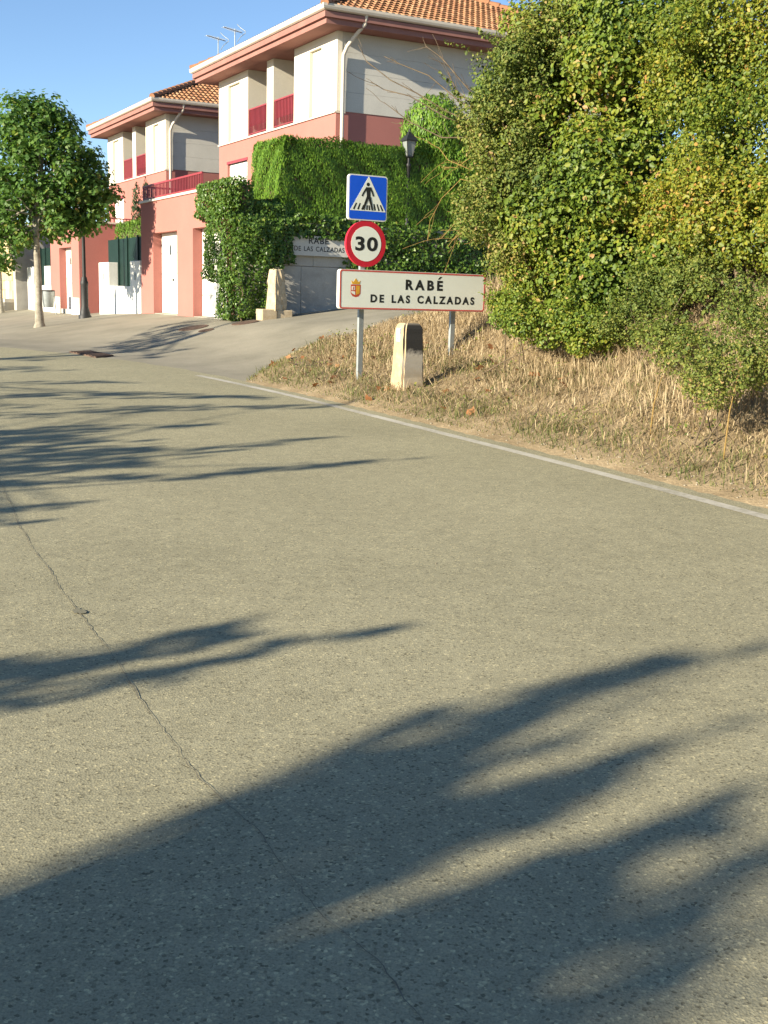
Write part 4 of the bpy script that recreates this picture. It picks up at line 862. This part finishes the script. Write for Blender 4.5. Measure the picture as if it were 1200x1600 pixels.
# -- the overgrown bank: shrubs
def pixblobs(L_): 
    out = []
    for (u, v, y, ru, rv) in L_:
        c = aty(u, v, y); out.append((c[0], c[1], c[2], ru * y / F, max(.5, ru * y / F * .9), rv * y / F))
    return out
def shrub(name, label, blobs, dens, mat, sz, base_u, base_v, by, shape=OVAL, faces=OVAL_F, shell=.6, seed=41, stems=10, clump=.16, twigmat='twig', sub=14, subr=.34, stem_r=.035, shoots=170):
    global rng; rng = np.random.default_rng(seed); b = aty(base_u, base_v, by); zg = float(Hgr(b[0], b[1])); org = np.array([b[0], b[1], zg])
    t = empty(name, org, 0, label, 'shrub', None); B_ = pixblobs(blobs); small = []
    for q in B_:                                             # break each mass into many small sprays
        c = np.array(q[:3]); r = np.array(q[3:6])
        for i in range(sub):
            d = unit(rng.normal(size=3)); k = subr * (.6 + .8 * rng.random()); cc = c + d * r * (.72 + .25 * rng.random()); rr = np.maximum(.16, r.mean() * k)
            small.append((cc[0], cc[1], cc[2], rr, rr, rr * .85))
    P1, N1 = blob_points(B_, dens * .35, clump, shell); P2, N2 = blob_points(small, dens * .75, .1, .5)
    P = np.vstack([P1, P2]); N_ = np.vstack([N1, N2]); zg_ = Hgr(P[:, 0], P[:, 1]); k = P[:, 2] > zg_ + .02; P, N_ = P[k], N_[k]; n = len(P)
    sh, sn = [], []
    for i in range(shoots):
        c = small[rng.integers(0, len(small))]; d = unit(np.array([rng.normal(), rng.normal() - .3, abs(rng.normal()) + .5])); a = np.array(c[:3]) + d * c[3] * .8; L_ = .25 + .5 * rng.random(); m_ = int(L_ / (sz[0] * .45)); q_ = np.linspace(0, 1, m_)[:, None]
        sh.append(a + d * L_ * q_ + np.array([0, 0, -.25 * L_]) * q_ ** 2 + rng.normal(0, sz[0] * .5, (m_, 3))); sn.append(np.tile(d, (m_, 1)) * .3 + rng.normal(0, .6, (m_, 3)))
    if shoots: P = np.vstack([P] + sh); N_ = np.vstack([N_] + sn); n = len(P)
    tone = .10 * (np.sin(P[:, 0] * 2.9 + P[:, 2] * 1.7) + np.sin(P[:, 2] * 3.7 - P[:, 0] * 1.3 + 2))
    leaves('foliage', P - org, N_ * .8 + np.array([-.25, -.2, .32]) + rng.normal(0, .42, (n, 3)), rng.uniform(*sz, n) * (.65 + .75 * rng.random(n) ** 2), mat, t, shape, faces, np.clip(rng.beta(2, 2.6, n) + tone + .35 * (rng.random(n) < .04), 0, 1))
    mb = MB()
    for i in range(stems):
        q = small[rng.integers(0, len(small))]; s0_ = np.array([rng.normal(0, .25), rng.normal(0, .2), -.1]); branchy(mb, s0_, np.array(q[:3]) - org, stem_r, stem_r * .25, 6, .10, 8)
    mb.build('stems', twigmat, t)['kind'] = 'stuff'; return t
shrub('overgrown_shrub', 'big dense green shrub of small round leaves on the bank behind the milestone', [(920, 150, 16, 130, 140), (1010, 50, 15.5, 130, 120), (860, 240, 16, 90, 110), (940, 320, 15.2, 130, 120), (895, 400, 15.2, 80, 80), (1000, 410, 14.6, 105, 85), (910, 450, 14.8, 85, 60), (1030, 240, 15, 100, 140), (870, 100, 16.5, 75, 65), (915, 20, 16.6, 75, 55), (1110, 130, 14.2, 50, 60), (1125, 290, 13.4, 45, 50), (830, 180, 15.7, 40, 50), (835, 350, 15.2, 45, 50), (1060, 400, 13.6, 50, 50)],
      720, 'shrub_leaf', (.042, .078), 930, 520, 15.4, seed=41, stems=16)
shrub('overgrown_shrub', 'yellowing shrub turning autumn gold beside the big green one', [(1150, 60, 13.5, 100, 140), (1170, 250, 13, 95, 140), (1120, 340, 12.8, 70, 80), (1260, 150, 12.6, 100, 190), (1205, 350, 12.2, 75, 70), (1100, 180, 14, 60, 140), (1300, 330, 11.5, 100, 130), (1040, 330, 13.9, 40, 50), (1050, 120, 14.3, 40, 60), (1230, 40, 13.5, 90, 120), (1220, 250, 13.2, 90, 120), (1090, 40, 14.6, 80, 110)],
      1050, 'yellow_leaf', (.028, .054), 1190, 470, 12.6, seed=42, stems=12)
sc_ = shrub('scrub', 'olive brown straggly scrub with bare branches reaching towards the house', [(800, 135, 15.6, 48, 60), (785, 240, 15.5, 48, 80), (762, 330, 15.5, 42, 55), (815, 395, 15.3, 45, 50), (755, 190, 15.8, 30, 38), (850, 65, 15.8, 45, 40), (830, 310, 15.3, 40, 60)], 620, 'olive_leaf', (.026, .05), 850, 440, 16.2, seed=43, stems=16, sub=26, subr=.42, stem_r=.022)
shrub('low_bush', 'low dark green bush in the dry grass at the foot of the bank', [(1150, 560, 10.2, 46, 44), (1185, 480, 10.4, 40, 42), (1115, 600, 10, 34, 26)], 1100, 'olive_leaf', (.016, .034), 1150, 620, 10.2, seed=44, stems=10, stem_r=.008, shoots=60)
shrub('low_bush', 'small green bush at the foot of the bank behind the name board', [(805, 485, 14.9, 36, 36), (812, 440, 15.4, 26, 40), (850, 505, 14.2, 45, 30), (915, 520, 13.8, 40, 28)], 1000, 'shrub_leaf', (.028, .05), 810, 500, 14.9, seed=45, stems=6, stem_r=.01, shoots=40)
shrub('low_bush', 'olive weedy bush halfway up the bank below the yellowing shrub', [(985, 500, 13.2, 45, 36), (1050, 540, 12.2, 44, 34), (1030, 455, 13.2, 40, 36), (1090, 440, 12.6, 26, 30)], 900, 'olive_leaf', (.02, .042), 1020, 540, 12.8, seed=46, stems=8, stem_r=.008, shoots=60)
# bare boughs of the scrub
org = np.array(sc_.location)
def bough(pts_, y, r, mat, name='bare_branch', side=4):
    P = [aty(u, v, y + 2.1 + .12 * i) - org for i, (u, v) in enumerate(pts_)]; mb = MB(); mb.tube(P, list(np.linspace(r, .005, len(P))), 6, False)
    for i in range(side):
        j = rng.integers(0, len(P) - 1); a = P[j] + (P[j + 1] - P[j]) * rng.random(); d = unit(P[j + 1] - P[j]) + rng.normal(0, .45, 3); branchy(mb, a, a + d * (.15 + .3 * rng.random()), r * .35, .003, 4, .12, 5)
    mb.build(name, mat, sc_)
for pts_, y in (([(770, 190), (720, 160), (670, 118), (625, 100), (600, 88)], 15.7), ([(760, 200), (700, 175), (650, 145), (610, 125), (572, 95), (560, 70)], 15.9), ([(765, 205), (700, 185), (640, 150), (600, 140), (580, 128)], 15.6), ([(750, 160), (715, 120), (690, 90), (665, 72)], 15.8), ([(740, 215), (690, 215), (640, 190), (600, 160)], 15.6), ([(745, 170), (712, 140), (700, 112)], 15.6)):
    bough(pts_, y, .012, 'twig', side=9)
for pts_, y in (([(760, 290), (720, 280), (690, 310), (672, 345), (668, 375)], 15.2), ([(770, 330), (735, 335), (710, 350), (690, 372)], 15.1), ([(760, 345), (725, 360), (708, 375)], 15.2), ([(745, 240), (712, 262), (690, 262)], 15.3), ([(760, 380), (738, 360), (715, 365), (700, 385)], 15.0), ([(735, 265), (700, 250), (685, 230)], 15.2)):
    bough(pts_, y, .006, 'orange_twig', side=5)

# -- grass, gravel, fallen leaves on the verge
rng = np.random.default_rng(51)
def scatter(n, dlo, dhi, ylo, yhi, power=1.0):
    k = rng.integers(0, len(EP), n * 3); k = k[(EP[k, 1] > ylo) & (EP[k, 1] < yhi)][:n]; m = len(k); d = dlo + (dhi - dlo) * rng.random(m) ** power
    xy = EP[k] + NR[k] * d[:, None] + T[k] * rng.uniform(-.13, .13, (m, 1)); b = dB(xy[:, 0], xy[:, 1]); ok = b > .02; return xy[ok], d[ok], b[ok]
def blades(name, xy, h, w_, mat, lean=.35, var=None, label=None, cat=None):
    n = len(xy); w_ = w_[:, None]; z = Hgr(xy[:, 0], xy[:, 1]); a = rng.random(n) * 2 * math.pi; dx = np.c_[np.cos(a), np.sin(a), np.zeros(n)]; ln = rng.normal(0, lean, (n, 2)) * h[:, None]
    B_ = np.c_[xy, z - .02]; mid = B_ + np.c_[ln * .35, h * .6]; tip = B_ + np.c_[ln, h * (1 - .25 * np.hypot(ln[:, 0], ln[:, 1]) / (h + 1e-6))]
    V = np.stack([B_ - dx * w_, B_ + dx * w_, mid + dx * w_ * .75, tip, mid - dx * w_ * .75], 1).reshape(-1, 3); i = np.arange(n) * 5
    me = bpy.data.meshes.new(name); me.from_pydata(V.tolist(), [], [tuple(f) for f in np.c_[i, i + 1, i + 2, i + 4].tolist()] + [tuple(f) for f in np.c_[i + 4, i + 2, i + 3].tolist()])
    at_ = me.attributes.new('var', 'FLOAT', 'POINT'); at_.data.foreach_set('value', np.repeat(var if var is not None else rng.random(n), 5).astype(np.float32)); me.materials.append(M[mat])
    o = bpy.data.objects.new(name, me); COL.objects.link(o); return tag(o, label, cat, None, 'stuff')
def patch(xy, f=1.3, ph=0): return .5 + .25 * (np.sin(xy[:, 0] * f * 1.7 + xy[:, 1] * f + ph) + np.sin(xy[:, 0] * f * .8 - xy[:, 1] * f * 1.9 + ph * 2))
xy, d, b = scatter(60000, .33, 2.4, 5, 24, 1.2); pt = patch(xy, 1.5); k = rng.random(len(xy)) < .25 + .75 * pt; xy, d, b, pt = xy[k], d[k], b[k], pt[k]
blades('short_grass', xy, (.03 + .07 * rng.random(len(xy)) * (.5 + pt)) * np.clip(.4 + d, 0, 1.3), .0035 + .002 * rng.random(len(xy)), 'green_grass', .5, np.clip(rng.beta(2, 2, len(xy)) * .8 + .35 * (1 - pt), 0, 1), 'short half green grass along the edge of the road', 'grass')
xy, d, b = scatter(130000, .7, 5.2, 4, 20, .8); pt = patch(xy, 1.1, 2); hh = (.08 + .42 * rng.random(len(xy)) ** 1.6 * (.35 + pt)) * np.clip((d - .8) / 1.3, .16, 1.0) * np.clip(b / 2.2, .25, 1) * np.where(xy[:, 1] < 11.5, 1.25, .8)
sgn = np.hypot(xy[:, 0] - mw[0], xy[:, 1] - mw[1]); hh = hh * np.clip(.25 + (sgn - .6) / 2.6, .25, 1)
blades('dry_grass', xy, hh, .003 + .003 * rng.random(len(xy)), 'dry_grass', .35, None, 'tall dry straw coloured grass covering the bank', 'grass')
xy, d, b = scatter(14000, .45, 2.6, 10, 24, 1); k = patch(xy, 2.4, 4) > .62; xy = xy[k]
blades('grass_tufts', xy, .06 + .15 * rng.random(len(xy)), .004 + .002 * rng.random(len(xy)), 'green_grass', .45, rng.beta(2, 3, len(xy)), 'greener grass tufts round the sign posts', 'grass')
xy, d, b = scatter(60000, .5, 4.6, 4, 20, .9); hh = (.06 + .16 * rng.random(len(xy))) * np.clip(b / 1.2, .3, 1)
blades('matted_grass', xy, hh, .003 + .003 * rng.random(len(xy)), 'dry_grass', 1.3, rng.beta(1.6, 2.2, len(xy)), 'matted dead grass lying between the taller straw', 'grass')
xy, d, b = scatter(26000, .9, 4.8, 4, 20, .9); pt = patch(xy, 1.9, 5); k = pt > .58; xy, d, b, pt = xy[k], d[k], b[k], pt[k]; n = len(xy)
P = np.c_[xy, Hgr(xy[:, 0], xy[:, 1]) + (.02 + .36 * rng.random(n) ** 1.4 * (pt - .35)) * np.clip(d / 2.5, .25, 1) * np.clip(b, .2, 1)]
o = leaves('weeds', P, rng.normal(0, .6, (n, 3)) + np.array([-.2, -.2, .8]), rng.uniform(.02, .045, n), 'olive_leaf', None); tag(o, 'low olive weeds growing through the dry grass of the bank', 'weeds', None, 'stuff')
# tall single stalks
for (u, v, y, hgt, lab) in ((1135, 660, 9.7, .85, 'tall dry stalk leaning over the low dark bush'), (1018, 640, 10.8, .62, 'straight dry stalk standing at the edge of the bank')):
    w = aty(u, v, y); z_ = float(Hgr(w[0], w[1])); stk = empty('dry_stalk', (w[0], w[1], z_), 0, lab, 'stalk'); mb = MB().tube([(0, 0, -.05), (.02, 0, hgt * .5), (.09, .02, hgt)], [.008, .006, .003], 6).build('stem', 'orange_twig', stk)
    leaves('seed_head', np.c_[rng.normal(.085, .006, 40), rng.normal(.02, .006, 40), hgt - .12 * rng.random(40)], rng.normal(size=(40, 3)), .03, 'dry_grass', stk, FROND, FROND_F)
# stones along the asphalt edge
def stones(name, xy, r, label):
    n = len(xy); z = Hgr(xy[:, 0], xy[:, 1]); O_ = np.array([[1, 0, 0], [0, 1, 0], [-1, 0, 0], [0, -1, 0], [0, 0, .7], [0, 0, -.7]]); Fo = np.array([[0, 1, 4], [1, 2, 4], [2, 3, 4], [3, 0, 4], [1, 0, 5], [2, 1, 5], [3, 2, 5], [0, 3, 5]])
    a = rng.random(n) * 6.28; R = np.stack([np.c_[np.cos(a), -np.sin(a), 0 * a], np.c_[np.sin(a), np.cos(a), 0 * a], np.c_[0 * a, 0 * a, 1 + 0 * a]], 1)
    V = np.einsum('nij,kj->nki', R, O_) * (r[:, None, None] * rng.uniform(.6, 1.3, (n, 6, 1))) + np.c_[xy, z + r * .2][:, None]
    return tag(np_mesh(name, V.reshape(-1, 3), (Fo[None] + (np.arange(n) * 6)[:, None, None]).reshape(-1, 3), 'gravel'), label, 'gravel', None, 'stuff')
k = rng.integers(0, len(EP), 9000); k = k[(EP[k, 1] > 5) & (EP[k, 1] < 22)]; d = .27 + np.abs(rng.normal(0, .14, len(k))); xy = EP[k] + NR[k] * d[:, None] + T[k] * rng.uniform(-.13, .13, (len(k), 1))
ok = dB(xy[:, 0], xy[:, 1]) > -.3; xy = xy[ok]; stones('gravel', xy, .004 + .014 * rng.random(len(xy)) ** 3, 'loose pale gravel between the asphalt and the grass')
xy, d, b = scatter(2600, .4, 3.0, 12, 24, 1); n = len(xy); k = rng.random(n) < .16; xy = xy[k]; n = len(xy)
P = np.c_[xy, Hgr(xy[:, 0], xy[:, 1]) + .03 + .03 * rng.random(n)]
o = leaves('fallen_leaves', P, rng.normal(0, .45, (n, 3)) + np.array([0, 0, 1.]), rng.uniform(.06, .13, n), 'dead_leaf', None, LOBE, LOBE_F); tag(o, 'fallen brown plane leaves lying round the sign and milestone', 'fallen leaves', None, 'stuff')

# grit lying on the asphalt
n = 900; k = rng.integers(60, len(EP) - 200, n); xy = EP[k] - NR[k] * (rng.random((n, 1)) ** 1.5 * 6.2) + T[k] * rng.uniform(-.13, .13, (n, 1)); ok = (xy[:, 1] > 1.5) & (xy[:, 1] < 22); xy = xy[ok]
g_ = stones('grit', xy, .0022 + .005 * rng.random(len(xy)) ** 3, 'tiny grit scattered over the asphalt'); g_.location.z = .062
